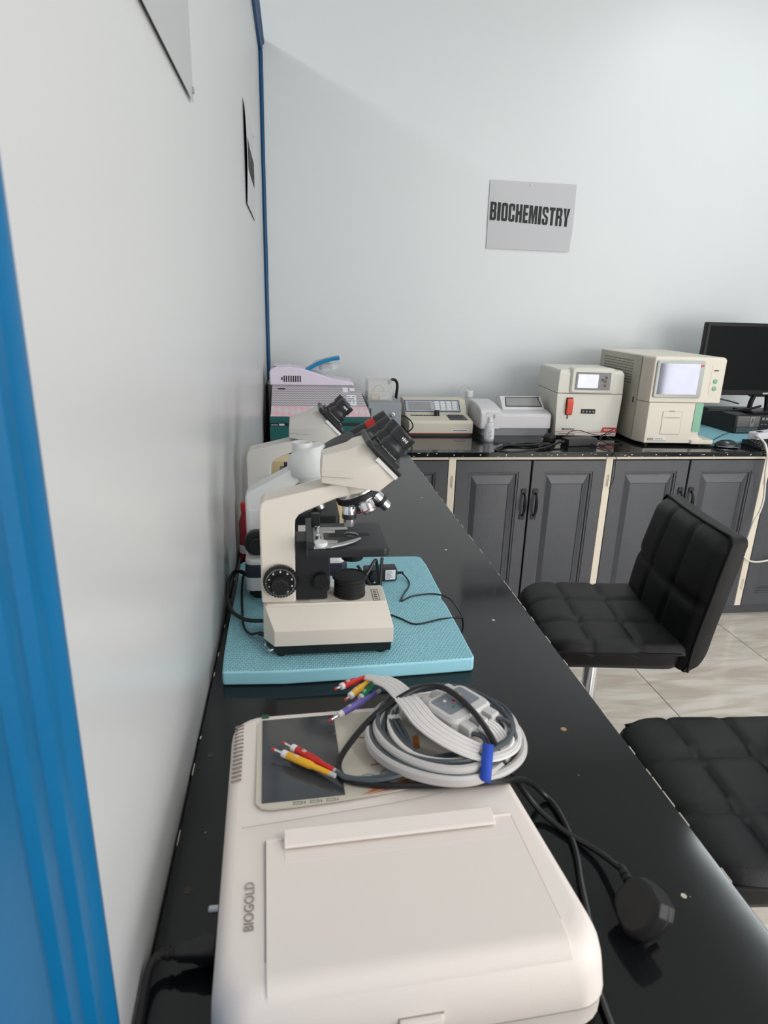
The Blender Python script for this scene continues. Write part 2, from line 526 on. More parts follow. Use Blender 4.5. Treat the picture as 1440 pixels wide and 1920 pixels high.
GLY = {  # heavy condensed capitals: (width, polygons in a 0..1 by 0..1 box)
    'I': (0.46, [[(0, 0), (1, 0), (1, 1), (0, 1)]]),
    'B': (0.95, [[(0, 0), (.40, 0), (.40, 1), (0, 1)], [(.40, .84), (.78, .84), (.78, 1), (.40, 1)], [(.40, .43), (.80, .43), (.80, .59), (.40, .59)],
                 [(.40, 0), (.78, 0), (.78, .16), (.40, .16)], [(.60, .55), (.9, .52), (.97, .62), (.97, .90), (.78, 1), (.60, .86)],
                 [(.60, .14), (.78, 0), (1, .10), (1, .42), (.9, .53), (.60, .47)]]),
    'O': (0.95, [[(0, .12), (.14, .02), (.40, .0), (.40, 1), (.14, .98), (0, .88)], [(.60, 0), (.86, .02), (1, .12), (1, .88), (.86, .98), (.60, 1)],
                 [(.40, 0), (.60, 0), (.60, .16), (.40, .16)], [(.40, .84), (.60, .84), (.60, 1), (.40, 1)]]),
    'C': (0.93, [[(0, .12), (.14, .02), (.40, .0), (.40, 1), (.14, .98), (0, .88)], [(.40, 0), (.60, 0), (.60, .16), (.40, .16)],
                 [(.40, .84), (.60, .84), (.60, 1), (.40, 1)], [(.60, 0), (.86, .02), (1, .12), (1, .40), (.60, .40)], [(.60, .62), (1, .62), (1, .88), (.86, .98), (.60, 1)]]),
    'H': (0.97, [[(0, 0), (.40, 0), (.40, 1), (0, 1)], [(.60, 0), (1, 0), (1, 1), (.60, 1)], [(.40, .42), (.60, .42), (.60, .62), (.40, .62)]]),
    'E': (0.78, [[(0, 0), (.48, 0), (.48, 1), (0, 1)], [(.48, 0), (1, 0), (1, .18), (.48, .18)], [(.48, .42), (.94, .42), (.94, .59), (.48, .59)], [(.48, .82), (1, .82), (1, 1), (.48, 1)]]),
    'M': (1.28, [[(0, 0), (.27, 0), (.27, 1), (0, 1)], [(.73, 0), (1, 0), (1, 1), (.73, 1)], [(.27, 1), (.27, .62), (.40, 0), (.50, 0), (.50, .42), (.40, 1)],
                 [(.50, .42), (.50, 0), (.60, 0), (.73, .62), (.73, 1), (.60, 1)]]),
    'S': (0.92, [[(0, .12), (.14, .02), (.40, 0), (.40, .34), (0, .34)], [(.40, 0), (.62, 0), (.62, .15), (.40, .15)], [(.62, 0), (.86, .02), (1, .13), (1, .42), (.62, .56), (.60, .0)],
                 [(1, .42), (.40, .62), (.40, .44), (.62, .36)], [(.40, 1), (.14, .98), (0, .87), (0, .62), (.40, .44), (.42, 1)], [(.40, .85), (.62, .85), (.62, 1), (.40, 1)], [(.60, 1), (.60, .68), (1, .68), (1, .88), (.86, .98)]]),
    'T': (0.86, [[(.27, 0), (.73, 0), (.73, 1), (.27, 1)], [(0, .82), (.27, .82), (.27, 1), (0, 1)], [(.73, .82), (1, .82), (1, 1), (.73, 1)]]),
    'R': (0.96, [[(0, 0), (.40, 0), (.40, 1), (0, 1)], [(.40, .84), (.80, .84), (.80, 1), (.40, 1)], [(.40, .42), (.80, .42), (.80, .58), (.40, .58)],
                 [(.62, .52), (.9, .52), (1, .62), (1, .90), (.80, 1), (.62, .86)], [(.62, 0), (1, 0), (1, .38), (.9, .50), (.62, .50)]]),
    'Y': (0.98, [[(.29, 0), (.71, 0), (.71, .42), (.29, .42)], [(0, 1), (.29, .42), (.50, .42), (.42, 1)], [(1, 1), (.58, 1), (.50, .42), (.71, .42)]]),
}


def back_sheet(u, v):
    x = 1.093 + (1.535 - 1.093) * u + 0.003 * (1 - v) - 0.012 * (u if v < .3 else 0) * (0.3 - v) * 2
    z = 1.682 + (1.991 - 1.682) * v
    d = 0.004 + 0.010 * max(0, 0.25 - v) * (0.4 + u) + 0.003 * math.sin(PI * v) * math.sin(2.0 * PI * u + .6)
    return (x, YW - d, z)


t = paper('paper_sign', 'white paper sign printed BIOCHEMISTRY on the back wall', back_sheet)
mb = MB(); cx = 0.0
wid = sum(GLY[c][0] + 0.13 for c in 'BIOCHEMISTRY') - 0.13
for c in 'BIOCHEMISTRY':
    gw, polys = GLY[c]
    for pl in polys:
        pp = [(1.102 + (cx + px * gw) / wid * 0.413, 1.812 + pz * 0.083 - 0.015 * ((cx + px * gw) / wid)) for px, pz in pl]
        mb.loft([[(x, back_sheet((x - 1.093) / .442, (z - 1.682) / .309)[1] - yy, z) for x, z in pp] for yy in (0.0010, 0.0004)])
    cx += gw + 0.13
obj('lettering', mb, 'ink_black', t, weld=False)
obj('drawing_pin', MB().lathe((1.30, YW - 0.006, 1.978), (0, -1, 0), [(0, .004), (.002, .004), (.003, .001)], 10), 'white_mark', t)

t = paper('paper_sign', 'curling paper sign with a dark word seen edge-on beside the blue corner trim',
          lambda u, v: (0.004 + 0.0042 * (1 - u) ** 3 * (0.2 + math.sin(PI * v)), 2.17 + 0.45 * u, 1.675 + (0.285 + 0.005 * u) * v))
mb = MB()
for k in range(9):
    y = 2.215 + k * 0.043
    u = (y - 2.17) / 0.45
    x = 0.0050 + 0.0042 * (1 - u) ** 3 * (0.2 + .98)
    mb.box(x, x + 0.0006, y, y + 0.014, 1.782, 1.862).box(x - .0008, x, y + 0.022, y + 0.036, 1.782, 1.862).box(x - .0003, x + 0.0003, y, y + 0.036, 1.815, 1.832)
obj('lettering', mb, 'ink_black', t, weld=False)
obj('drawing_pin', MB().lathe((0.004, 2.585, 1.945), (1, 0, 0), [(0, .004), (.003, .004), (.004, .001)], 8), 'steel', t)
t = paper('wall_sheet', 'large plain grey sheet pinned high on the left wall', lambda u, v: (0.004, 0.62 + 0.44 * u, 1.655 + 0.62 * v), 4, 4, 'sheet', 'paper_grey')
obj('drawing_pin', MB().lathe((0.004, 1.052, 1.668), (1, 0, 0), [(0, .0045), (.003, .0045), (.004, .001)], 10), 'steel', t)

# ================================================================== worktops
t = thing('worktop', 'long black lacquered worktop along the left wall with chipped edges', 'worktop', (0, 0, H))
obj('slab', MB().box(0.004, 0.5915, -0.25, 2.548, -0.024, 0), 'worktop', t, 0.0015, 2)
mb = MB()
random.seed(3)
y = 0.25
while y < 2.5:                                     # pale chips where the lacquer broke off along the front edge
    l = random.uniform(0.003, 0.03)
    mb.box(0.5905, 0.5919, y, y + l, -0.0025 - random.uniform(0, .003), 0.0003)
    y += l + random.choice((0.004, 0.01, 0.03, 0.06))
o = obj('edge_chip', mb, 'chip_white', t, weld=False); o['kind'] = 'stuff'
mb = MB(); y = 0.2
while y < 2.4:                                     # pale filler crumbs along the wall joint
    l = random.uniform(0.004, 0.03)
    mb.box(0.0042, 0.0049 + random.uniform(0, .0014), y, y + l, -0.002, 0.0003 + random.uniform(0, .0008))
    y += l + random.choice((0.02, 0.05, 0.09, 0.15))
o = obj('filler_crumb', mb, 'chip_white', t, weld=False); o['kind'] = 'stuff'
for x, y, mname in ((0.515, 0.736, 'screw_brass'), (0.513, 1.072, 'chip_white'), (0.505, 1.447, 'chip_white'), (0.025, 0.521, 'screw_dark'), (0.023, 0.727, 'screw_dark'), (0.025, 0.95, 'screw_dark'), (0.53, 0.46, 'chip_white'), (0.53, 1.9, 'chip_white')):
    r = 0.0042 if 'screw' in mname else 0.003
    obj('screw_head', MB().lathe((x, y, -0.001), (0, 0, 1), [(0, r), (0.0014, r), (0.0018, r * .8), (0.0012, r * .3)], 12), mname, t)
t = thing('worktop', 'black lacquered worktop along the back wall carrying the analysers', 'worktop', (0, 0, H))
obj('slab', MB().box(0.004, 4.15, YB - 0.014, YW - 0.003, -0.022, 0), 'worktop', t, 0.0015, 2)
mb = MB(); random.seed(5); x = 0.6
while x < 3.6:
    l = random.uniform(0.002, 0.012)
    zc = -random.uniform(0.001, .02)
    mb.box(x, x + l, YB - 0.0145, YB - 0.013, zc - random.uniform(.001, .003), zc)
    x += l + random.choice((0.01, 0.03, 0.05, 0.11))
o = obj('edge_chip', mb, 'chip_white', t, weld=False); o['kind'] = 'stuff'
for k in range(20):
    obj('screw_head', MB().lathe((0.68 + 0.113 * k, YB - 0.0135, -0.012), (0, -1, 0), [(0, .0028), (.001, .0028), (.0014, .0016)], 8), 'steel', t)

# ================================================================== base cabinets
def door_mesh(wd, ht):
    """framed door with a raised panel, front plane at y=0 facing -y, origin at lower left"""
    rings = [(0, 0, 0, 0.018), (0, 0, 0, 0.0015), (.0015, .0015, .0015, 0), (.052, .050, .060, 0), (.054, .052, .062, .004), (.060, .058, .068, .004), (.063, .061, .071, .011),
             (.070, .068, .078, .012), (.092, .104, .100, .003), (.095, .107, .103, .006), (.099, .111, .107, .0055)]
    mb = MB()
    mb.loft([[(a, d, b), (wd - a, d, b), (wd - a, d, ht - c), (a, d, ht - c)] for a, c, b, d in rings])
    return finish(mb, 'door', 'grey_door', 0, ang=20)


handle_me = None


def handle_mesh():
    mb = MB()
    mb.tube([(0, -0.002, 0), (0, -0.016, 0.008), (0, -0.026, 0.028), (0, -0.028, 0.052), (0, -0.026, 0.076), (0, -0.016, 0.096), (0, -0.002, 0.104)],
            lambda s: 0.004 + 0.004 * math.sin(PI * s) ** 2, 8, 4)
    for z in (-0.006, 0.110):
        mb.loft([[(a, d, z + b) for a, b in rrect(-0.012, 0.012, -0.012, 0.012, 0.004, 2)] for d in (-0.005, 0.0)])
    return finish(mb, 'handle', 'handle_black', 0.0)


handle_me = handle_mesh()
hinge_me = finish(MB().box(-0.007, 0.007, -0.003, 0, -0.025, 0.025).lathe((0, -0.004, -0.027), (0, 0, 1), [(0, .003), (.054, .003)], 8), 'hinge', 'cream_paint', 0.0006, 1)
posts = [0.074, 0.777, 1.479, 2.239, 3.004, 3.764]
CABL = ['grey two-door base cabinet partly hidden behind the end of the left worktop', 'grey two-door base cabinet below the cream electrolyte analyser with both handles in view',
        'grey two-door base cabinet right behind the black stool backrest', 'grey base cabinet at the right edge under the computer', 'grey base cabinet beyond the right edge of the picture']
for i in range(5):
    a, b = posts[i], posts[i + 1]
    t = thing('base_cabinet', CABL[i], 'cabinet', (a, YB, 0), 0, 'grey base cabinets under the back worktop')
    wdt = b - a
    obj('carcass', MB().box(0, wdt - 0.001, 0.024, 0.75, 0.055, H - 0.024), 'dark_gap', t)
    obj('plinth', MB().box(0, wdt - 0.001, 0.03, 0.06, 0.0, 0.055), 'grey_door', t)
    obj('stile', MB().box(0.0, 0.032, 0.002, 0.024, 0.055, H - 0.0226), 'cream_paint', t, 0.0015, 1)
    obj('top_rail', MB().box(0.032, wdt - 0.001, 0.003, 0.024, H - 0.036, H - 0.0226), 'cream_paint', t, 0.001, 1)
    dw = (wdt - 0.034 - 0.011) / 2
    dme = door_mesh(dw, H - 0.040 - 0.058)
    for k in range(2):
        x0 = 0.034 + k * (dw + 0.008)
        d = obj('door', dme, None, t); d.location = (x0, 0.0, 0.058)
        h = obj('handle', handle_me, None, d)
        h.location = (dw - 0.022 if k == 0 else 0.022, 0, 0.475)
    for z in (0.69, 0.17):
        for x in (0.020,):
            hg = obj('hinge', hinge_me, None, t); hg.location = (x, 0.002, z)
# plain grey support under the left worktop
t = thing('counter_base', 'plain grey panelled base carrying the left worktop', 'cabinet', (0, 0, 0))
obj('panel', MB().box(0.40, 0.42, -0.24, 2.50, 0, H - 0.024), 'grey_door', t)
for y in (-0.24, 0.7, 1.6, 2.48): obj('divider', MB().box(0.006, 0.40, y, y + 0.02, 0, H - 0.024), 'grey_door', t)

# ================================================================== bar stools
def quilt(u, v, nu=3, nv=3):
    def g(a, n):
        return min(abs(a - k / n) for k in range(1, n)) * n * 2
    gu, gv = g(u, nu), g(v, nv)
    groove = lambda d: -0.007 * math.exp(-(d / 0.13) ** 2)
    return groove(gu) + groove(gv) + 0.005 * (math.sin(PI * u) * math.sin(PI * v)) ** 0.5


def edge_round(a, r):
    d = min(a, 1 - a)
    return 0 if d > r else 1 - math.sqrt(max(0, 1 - (1 - d / r) ** 2))


def stool(loc, rz, label):
    """faces -x (towards the worktop); origin on the floor under the pole"""
    t = thing('bar_stool', label, 'stool', loc, rz, 'black quilted bar stools at the worktop')
    W, x0, x1 = 0.205, -0.195, 0.135          # half width, front, junction with the back
    ZS = 0.60

    def kw(x):                              # rounded front corners and slight taper
        d = max(0.0, x - x0); r = 0.055
        return (1.0 - 0.10 * max(0, 1 - d / 0.12) ** 2) * (1 if d > r else (W - r + math.sqrt(max(0, r * r - (r - d) ** 2))) / W)

    def seat_top(u, v):
        x = x0 + (x1 + 0.02 - x0) * u; y = -W + 2 * W * v
        k = kw(x)
        return (x, y * k, ZS + quilt(u, v) - 0.026 * edge_round(v, 0.08) * (1 if u > .1 else u * 10) - (0.046 * edge_round(u, 0.24) if u < .5 else 0) + 0.012 * max(0, u - .8) * 5 * 0.3)
    mb = MB().grid(36, 36, seat_top)
    obj('seat', mb, 'leather', t, ang=60)
    # side/underside shell with rounded front corners
    mb = MB()

    def rim(z, ins):
        out = []
        for x, y in rrect(x0 + ins, x1 + 0.03, -W + ins, W - ins, 0.055 if ins < .02 else .03, 6):
            k = 1.0 - 0.10 * max(0, 1 - max(0, x - x0) / 0.12) ** 2
            out.append((x, y * k, z - 0.026 * (max(0, 1 - max(0, x - x0) / 0.10) ** 2)))
        return out
    mb.loft([rim(ZS - 0.075, 0.03), rim(ZS - 0.066, 0.008), rim(ZS - 0.05, 0.0), rim(ZS - 0.018, -0.001)])
    obj('seat_shell', mb, 'leather_side', t, ang=60)
    edge = [(x, y * (1.0 - 0.10 * max(0, 1 - max(0, x - x0) / 0.12) ** 2), ZS - 0.020 - 0.026 * max(0, 1 - max(0, x - x0) / 0.10) ** 2) for x, y in
            [(x1 + .01, W), (x1 - .08, W)] + rrect(x0, x1 + .2, -W, W, 0.055, 5)[12:24] + [(x1 - .08, -W), (x1 + .01, -W)]]
    obj('piping', MB().tube(edge, 0.0035, 6, 2), 'leather_side', t)
    # backrest: leans back, quilted front face, thick rounded shell
    HB, lean = 0.295, 0.055

    def back_pt(u, v, off):
        y = -W + 2 * W * u
        z = ZS - 0.068 + (HB + 0.063) * v
        x = x1 + 0.0 + lean * (max(0, (v - .1) / .9) ** 1.3) + 0.012 * (2 * u - 1) ** 2
        k = 1 - 0.05 * max(0, v - 0.55) / 0.45
        r = 0.10
        du, dv = min(u, 1 - u), 1 - v
        return Vector((x + off, y * k, z))
    mb = MB().grid(36, 30, lambda u, v: back_pt(u, v, -quilt(u, v, 3, 2) * 1.0 + 0.022 * edge_round(u, .07) + (0.024 * edge_round(v, .10) if v > .5 else 0)) - Vector((0, 0, 0.012 * (abs(2 * u - 1) ** 6) if v > .9 else 0)))
    obj('backrest', mb, 'leather', t, ang=60)
    th = 0.062
    mb = MB()
    n = 24
    outl = [(u, v) for u, v in [(0, k / n) for k in range(n)] + [(0.05 * (1 - math.cos(a)) - 0.0, 1 - 0.06 + 0.06 * math.sin(a)) for a in (0.3, .7, 1.1, 1.5)]
            + [(k / n, 1.0) for k in range(2, n - 1)] + [(1 - 0.05 * (1 - math.cos(a)), 1 - 0.06 + 0.06 * math.sin(a)) for a in (1.5, 1.1, .7, .3)] + [(1, 1 - k / n) for k in range(1, n + 1)]]
    rings = []
    for off, ins in ((0.021, 0.0), (0.035, -0.004), (0.05, -0.002), (th, 0.02)):
        rings.append([back_pt(0.5 + (u - 0.5) * (1 - ins), 1 - (1 - v) * 1 - ins * 0.5 * (v > .9), off * (0.35 + 0.65 * math.sqrt(max(0, 1 - (1 - min(1, v / .20)) ** 2)))) for u, v in outl])
    mb.loft(rings)
    obj('back_shell', mb, 'leather_side', t, ang=60)
    obj('piping', MB().tube([back_pt(0.5 + (u - .5) * 1.0, v, 0.020) for u, v in outl], 0.0035, 6, 1), 'leather_side', t)
    obj('swivel_plate', MB().box(-0.09, 0.09, -0.09, 0.09, ZS - 0.092, ZS - 0.076), 'black_plastic', t, 0.004)
    obj('pole', MB().lathe((0, 0, 0.04), (0, 0, 1), [(0, 0.026), (0.22, 0.026), (0.22, 0.021), (ZS - 0.13, 0.021)], 28), 'chrome', t)
    obj('foot_rest', MB().tube([(0.02, -0.03, 0.22), (-0.08, -0.13, 0.22), (-0.17, -0.10, 0.22), (-0.19, 0, 0.22), (-0.17, 0.10, 0.22), (-0.08, 0.13, 0.22), (0.02, 0.03, 0.22)], 0.010, 10, 5), 'chrome', t)
    obj('base_disc', MB().lathe((0, 0, 0), (0, 0, 1), [(0, 0.19), (0.006, 0.19), (0.018, 0.15), (0.035, 0.05), (0.05, 0.032)], 40), 'chrome', t)
    return t


stool((0.975, 1.525, 0), math.radians(-8), 'whole black quilted bar stool in front of the grey cabinets')
stool((0.955, 0.845, 0), math.radians(-5), 'nearest black quilted bar stool cut off by the right edge')

# ================================================================== foam mat
MT = H + 0.025
out = [(0.022, 0.890), (0.12, 0.884), (0.25, 0.888), (0.36, 0.893), (0.424, 0.897), (0.427, 0.905), (0.426, 1.0), (0.424, 1.10), (0.420, 1.13), (0.426, 1.15), (0.425, 1.30), (0.421, 1.342),
       (0.41, 1.350), (0.30, 1.352), (0.18, 1.350), (0.06, 1.346), (0.020, 1.34), (0.016, 1.33), (0.018, 1.2), (0.017, 1.05), (0.019, 0.95)]
mb = MB(); mb.loft([[(x, y, z) for x, y in out] for z in (0.0, MT - H)])
o = obj('foam_mat', mb, 'foam_blue', None, 0.004, 3, loc=(0, 0, H + .0003))
tag(o, 'light blue embossed foam mat under the microscopes', 'mat')


# ================================================================== microscopes
def disc_y(mb, u, w, v0, v1, r, seg=32):
    return mb.lathe((u, v0, w), (0, 1 if v1 > v0 else -1, 0), [(0, r), (abs(v1 - v0), r)], seg)


S2 = math.sqrt(0.5)


def binocular_scope(loc, rz, label, shell, shell2):
    t = thing('microscope', label, 'microscope', loc, rz, 'microscopes on the left worktop')
    # --- stand
    def plan(hv, u0, u1, ch, w):
        return [(u0 + ch, -hv, w), (u1, -hv, w), (u1, hv, w), (u0 + ch, hv, w), (u0, hv * 0.55, w), (u0, -hv * 0.55, w)]
    b = MB(); b.loft([plan(.064, -.106, .103, .018, .024), plan(.064, -.106, .103, .018, .051), plan(.034, -.106, .096, .004, .079), plan(.031, -.104, .094, .004, .080), plan(.031, -.104, .094, .004, .083)])
    base = obj('base', b, shell, t, 0.0025, 2)
    obj('base_plate', MB().loft([plan(.058, -.100, .100, .018, .006), plan(.061, -.103, .101, .018, .0245)]), 'black_plastic', t, 0.0015)
    for u, v in ((-.078, -.046), (.085, -.046), (-.078, .046), (.085, .046)):
        obj('foot', MB().lathe((u, v, 0), (0, 0, 1), [(0, .007), (.004, .009), (.010, .010)], 16), 'black_rubber', t)
    for u, w_ in ((-.100, .017), (-.093, .015)):
        obj('screw', MB().lathe((u, -.040 if u < -.095 else -.055, w_), (-1, -1, 0), [(-.004, .003), (.006, .003), (.007, .002)], 10), 'steel', t)
    for k in range(5):
        obj('vent_slit', MB().box(-.031, -.003, -.025 + k * .005, -.0235 + k * .005, .0828, .0834), 'white_mark', base)
    pl = obj('name_plate', MB().box(.074, .084, -.028, .012, .083, .0834), shell2, t)
    mb = MB(); mb.box(.0735, .0742, -.0285, .0125, .0831, .0837).box(.0838, .0845, -.0285, .0125, .0831, .0837).box(.0735, .0845, -.0288, -.0281, .0831, .0837).box(.0735, .0845, .0122, .0129, .0831, .0837)
    for k in range(5): mb.box(.0765, .0815, -.024 + k * .007, -.0215 + k * .007, .0831, .0837).box(.0765, .0775, -.0215 + k * .007, -.0195 + k * .007, .0831, .0837)
    obj('print', mb, 'ink_black', pl, weld=False)
    arm = MB(); arm.prism_y([(-.108, .083), (-.108, .240), (-.106, .250), (-.098, .256), (-.047, .268), (.010, .282), (.034, .284), (.034, .262), (.012, .258), (-.036, .238), (-.047, .232), (-.0525, .224), (-.0535, .214), (-.0535, .083)], -.027, .027)
    obj('arm', arm, shell, t, 0.0035, 3)
    # --- focus knobs
    for s in (-1, 1):
        k = MB(); k.lathe((-.077, s * .027, .124), (0, s, 0), [(0, .024), (.003, .0265), (.010, .0265), (.012, .0255), (.013, .0250)], 40)
        for i in range(36):
            a = 2 * PI * i / 36
            k.obox((-.077 + .0268 * math.cos(a), s * .0335, .124 + .0268 * math.sin(a)), (0, 1, 0), (-math.sin(a), 0, math.cos(a)), (math.cos(a), 0, math.sin(a)), .0034, .0013, .0008)
        kn = obj('focus_knob', k, 'black_plastic', t, weld=False)
        d = MB()
        for i in range(60):
            a = 2 * PI * i / 60
            L_ = .0016 if i % 5 else .0026
            d.obox((-.077 + (.0238 - L_ / 2) * math.cos(a), s * .0401, .124 + (.0238 - L_ / 2) * math.sin(a)), (math.cos(a), 0, math.sin(a)), (-math.sin(a), 0, math.cos(a)), (0, 1, 0), L_ / 2, .00022, .0002)
        for i in range(10):
            a = 2 * PI * i / 10 + PI / 2
            d.obox((-.077 + .0188 * math.cos(a), s * .0401, .124 + .0188 * math.sin(a)), (1, 0, 0), (0, 0, 1), (0, 1, 0), .0012, .0013, .0002)
        obj('dial_scale', d, 'white_mark', kn, weld=False)
        f = MB(); f.lathe((-.077, s * .040, .124), (0, s, 0), [(0, .0135), (.018, .0130), (.020, .0115)], 32)
        obj('fine_knob', f, 'black_rubber', kn)
    # --- stage carrier and stage
    obj('stage_carrier', MB().prism_y([(-.053, .086), (-.002, .086), (-.002, .100), (.002, .102), (.002, .188), (-.053, .188)], -.024, .024), 'black_satin', t, 0.002)
    obj('condenser_knob', MB().lathe((-.012, -.024, .121), (0, -1, 0), [(0, .0135), (.010, .0135), (.012, .012)], 28), 'black_plastic', t)
    st = MB(); st.prism_z(rrect(-.036, .093, -.060, .068, .010, 4), .172, .186)
    stage = obj('stage', st, 'black_satin', t, 0.002)
    sl = [(x, y) for x, y in rrect(-.006, .068, -.001, .015, .0075, 5)]
    obj('stage_slot', MB().prism_z(sl, .1855, .1863), 'black_rubber', stage)
    obj('condenser_lens', MB().lathe((.038, .006, .1858), (0, 0, 1), [(0, .013), (.0012, .012), (.0022, .007), (.0026, .001)], 24), 'glass_dark', stage)
    obj('stage_rail', MB().box(-.036, -.026, -.058, .060, .186, .199), 'black_satin', stage, .001)
    obj('stage_post', MB().box(-.026, -.012, .040, .050, .186, .212), 'black_satin', stage, .001)
    obj('slide_holder', MB().prism_z([(-.025, -.058), (-.006, -.058), (-.006, -.040), (.012, -.038), (.014, -.030), (-.008, -.027), (-.008, .012), (.012, .014), (.012, .020), (.004, .020), (.004, .026), (.034, .030), (.034, .035), (-.025, .034)], .1865, .1905), 'matte_silver', stage, .0008)
    obj('slide_finger', MB().prism_z([(-.012, -.060), (.002, -.061), (.024, -.050), (.040, -.038), (.052, -.022), (.048, -.021), (.028, -.036), (.008, -.048), (-.012, -.050)], .1890, .1915), 'matte_silver', stage, .0006)
    obj('thumb_screw', MB().lathe((-.014, -.052, .190), (0, 0, 1), [(0, .0095), (.001, .0105), (.006, .0105), (.007, .0095)], 24), 'white_enamel', stage)
    for v in (-.024, .020): obj('clip_stud', MB().lathe((-.017, v, .190), (0, 0, 1), [(0, .004), (.007, .004), (.008, .003)], 14), 'chrome', stage)
    obj('condenser', MB().lathe((.040, .004, .172), (0, 0, -1), [(0, .024), (.012, .024), (.016, .020), (.026, .018)], 28), 'black_plastic', t)
    # --- lamp housing: flared, ribbed collector on the base
    pr = [(0, .0265), (.004, .0265)]
    for k in range(4):
        z = .004 + k * .006
        pr += [(z, .0255), (z + .001, .0245), (z + .002, .0245), (z + .003, .0258), (z + .0055, .0262)]
    pr += [(.029, .0265), (.031, .0292), (.034, .0292), (.0345, .0275), (.0330, .0265), (.0335, .001)]
    obj('lamp_collector', MB().lathe((.036, .0, .083), (0, 0, 1), pr, 40), 'black_rubber', t, ang=25)
    # --- nosepiece
    obj('nose_mount', MB().loft([[(.048 + r * math.cos(2 * PI * i / 36), r * math.sin(2 * PI * i / 36), z + sl_ * r * math.cos(2 * PI * i / 36) / .034) for i in range(36)] for r, z, sl_ in ((.034, .284, 0), (.034, .276, .0), (.030, .262, .012), (.024, .256, .012))]), shell, t, ang=40)
    n = Vector((.39, 0, -.92)).normalized(); rad = Vector((-.92, 0, -.39)).normalized(); side = Vector((0, -1, 0))
    c0 = Vector((.046, 0, .2665))
    obj('turret_collar', MB().lathe(c0 - n * .004, n, [(0, .030), (.004, .035), (.006, .035)], 40), 'chrome', t)
    tr = MB(); tr.lathe(c0 + n * .002, n, [(0, .034), (.001, .0375), (.009, .0375), (.010, .036)], 56)
    e2 = side
    for i in range(56):
        a = 2 * PI * i / 56
        d_ = rad * math.cos(a) + e2 * math.sin(a)
        tr.obox(c0 + n * .007 + d_ * .0376, n, n.cross(d_), d_, .0036, .0011, .0006)
    tur = obj('turret', tr, 'black_rubber', t, weld=False)
    obj('turret_plate', MB().lathe(c0 + n * .012, n, [(0, .0355), (.002, .035), (.006, .030), (.010, .020)], 40), 'chrome', tur)
    specs = [(0, .043, 'long'), (100, .024, 'cone'), (195, .041, 'long'), (290, .034, 'cone')]
    for ang_, ln, kind in specs:
        a = math.radians(ang_)
        rd = rad * math.cos(a) + side * math.sin(a)
        ax = (n * math.cos(.40) + rd * math.sin(.40)).normalized()
        p = c0 + n * .014 + rd * .019
        ob = MB()
        if kind == 'long':
            ob.lathe(p, ax, [(0, .0095), (.004, .0112), (ln * .48, .0112), (ln * .5, .0105), (ln * .66, .0105), (ln * .68, .0095), (ln * .96, .0090), (ln, .0060)], 28)
        else:
            ob.lathe(p, ax, [(0, .0100), (.004, .0120), (ln * .80, .0118), (ln * .86, .0105), (ln * .97, .0100), (ln, .0060)], 28)
        oo = obj('objective', ob, 'chrome', tur)
        if kind == 'long': obj('grip_ring', MB().lathe(p + ax * ln * .49, ax, [(0, .0112), (.001, .0116), (ln * .17, .0116), (ln * .18, .0112)], 28), 'black_rubber', oo)
        else: obj('colour_ring', MB().lathe(p + ax * ln * .80, ax, [(0, .0118), (.0006, .0121), (.0012, .0118)], 28), 'lead_red', oo)
    # --- binocular head
    hd = MB()
    def hring(b_, m_, t_, hv, ht):
        b_, m_, t_ = [(p[0] - .004, p[1] - .007 if p[1] > .29 else p[1] - .002) for p in (b_, m_, t_)]
        return [(b_[0], -hv * .96, b_[1]), (m_[0], -hv, m_[1]), (t_[0], -ht, t_[1]), (t_[0], ht, t_[1]), (m_[0], hv, m_[1]), (b_[0], hv * .96, b_[1])]
    hd.loft([hring((-.008, .287), (-.008, .312), (-.006, .333), .034, .020), hring((.030, .284), (.030, .318), (.034, .344), .046, .028),
             hring((.079, .277), (.058, .320), (.044, .350), .052, .032), hring((.103, .302), (.082, .328), (.060, .354), .052, .034)])
    head = obj('head', hd, shell2, t, 0.0016, 2, ang=24)
    obj('head_seam', MB().loft([[(x_, v_, .2957 + dz) for x_, v_ in ((-.0123, -.0338), (.026, -.0457), (.066, -.0512), (.066, -.050), (.026, -.044), (-.011, -.032))] for dz in (0, .0004)]), 'seam', head)
    ex, en = Vector((S2, 0, -S2)), Vector((S2, 0, S2))
    pc = Vector((.079, 0, .323))
    plate = MB(); plate.obox(pc + en * .004, ex, (0, 1, 0), en, .036, .054, .004)
    pt = obj('eyepiece_plate', plate, 'black_plastic', head, .002)
    obj('plate_label', MB().obox(pc + ex * .012 - Vector((0, .0535, 0)) + en * (-.003), ex, (0, 1, 0), en, .022, .0006, .003), 'white_mark', pt)
    obj('slide_stop', MB().obox(pc - ex * .034 + en * .006 - Vector((0, .046, 0)), ex, (0, 1, 0), en, .006, .012, .004), 'black_satin', pt, .001)
    for v in (-.030, .030):
        ep = MB()
        ep.obox(pc + Vector((0, v, 0)) + en * .010, ex, (0, 1, 0), en, .024, .024, .003)
        ep.lathe(pc + Vector((0, v, 0)) + en * .010, en, [(0, .0185), (.003, .0195), (.016, .0195), (.018, .0180), (.022, .0168), (.026, .0168), (.027, .0182), (.043, .0188), (.045, .0178), (.043, .0120)], 36)
        eo = obj('eyepiece', ep, 'black_satin', head, ang=25)
        mk = MB()
        for i in range(14):
            a = -0.9 + i * 0.13 + (PI if False else 0)
            d_ = Vector((0, -1, 0)) * math.cos(a) + ex * math.sin(a)
            L_ = .0024 if i % 3 == 0 else .0014
            mk.obox(pc + Vector((0, v, 0)) + en * (.0155) + d_ * .01955, en, en.cross(d_), d_, L_ / 2, .0004, .0002)
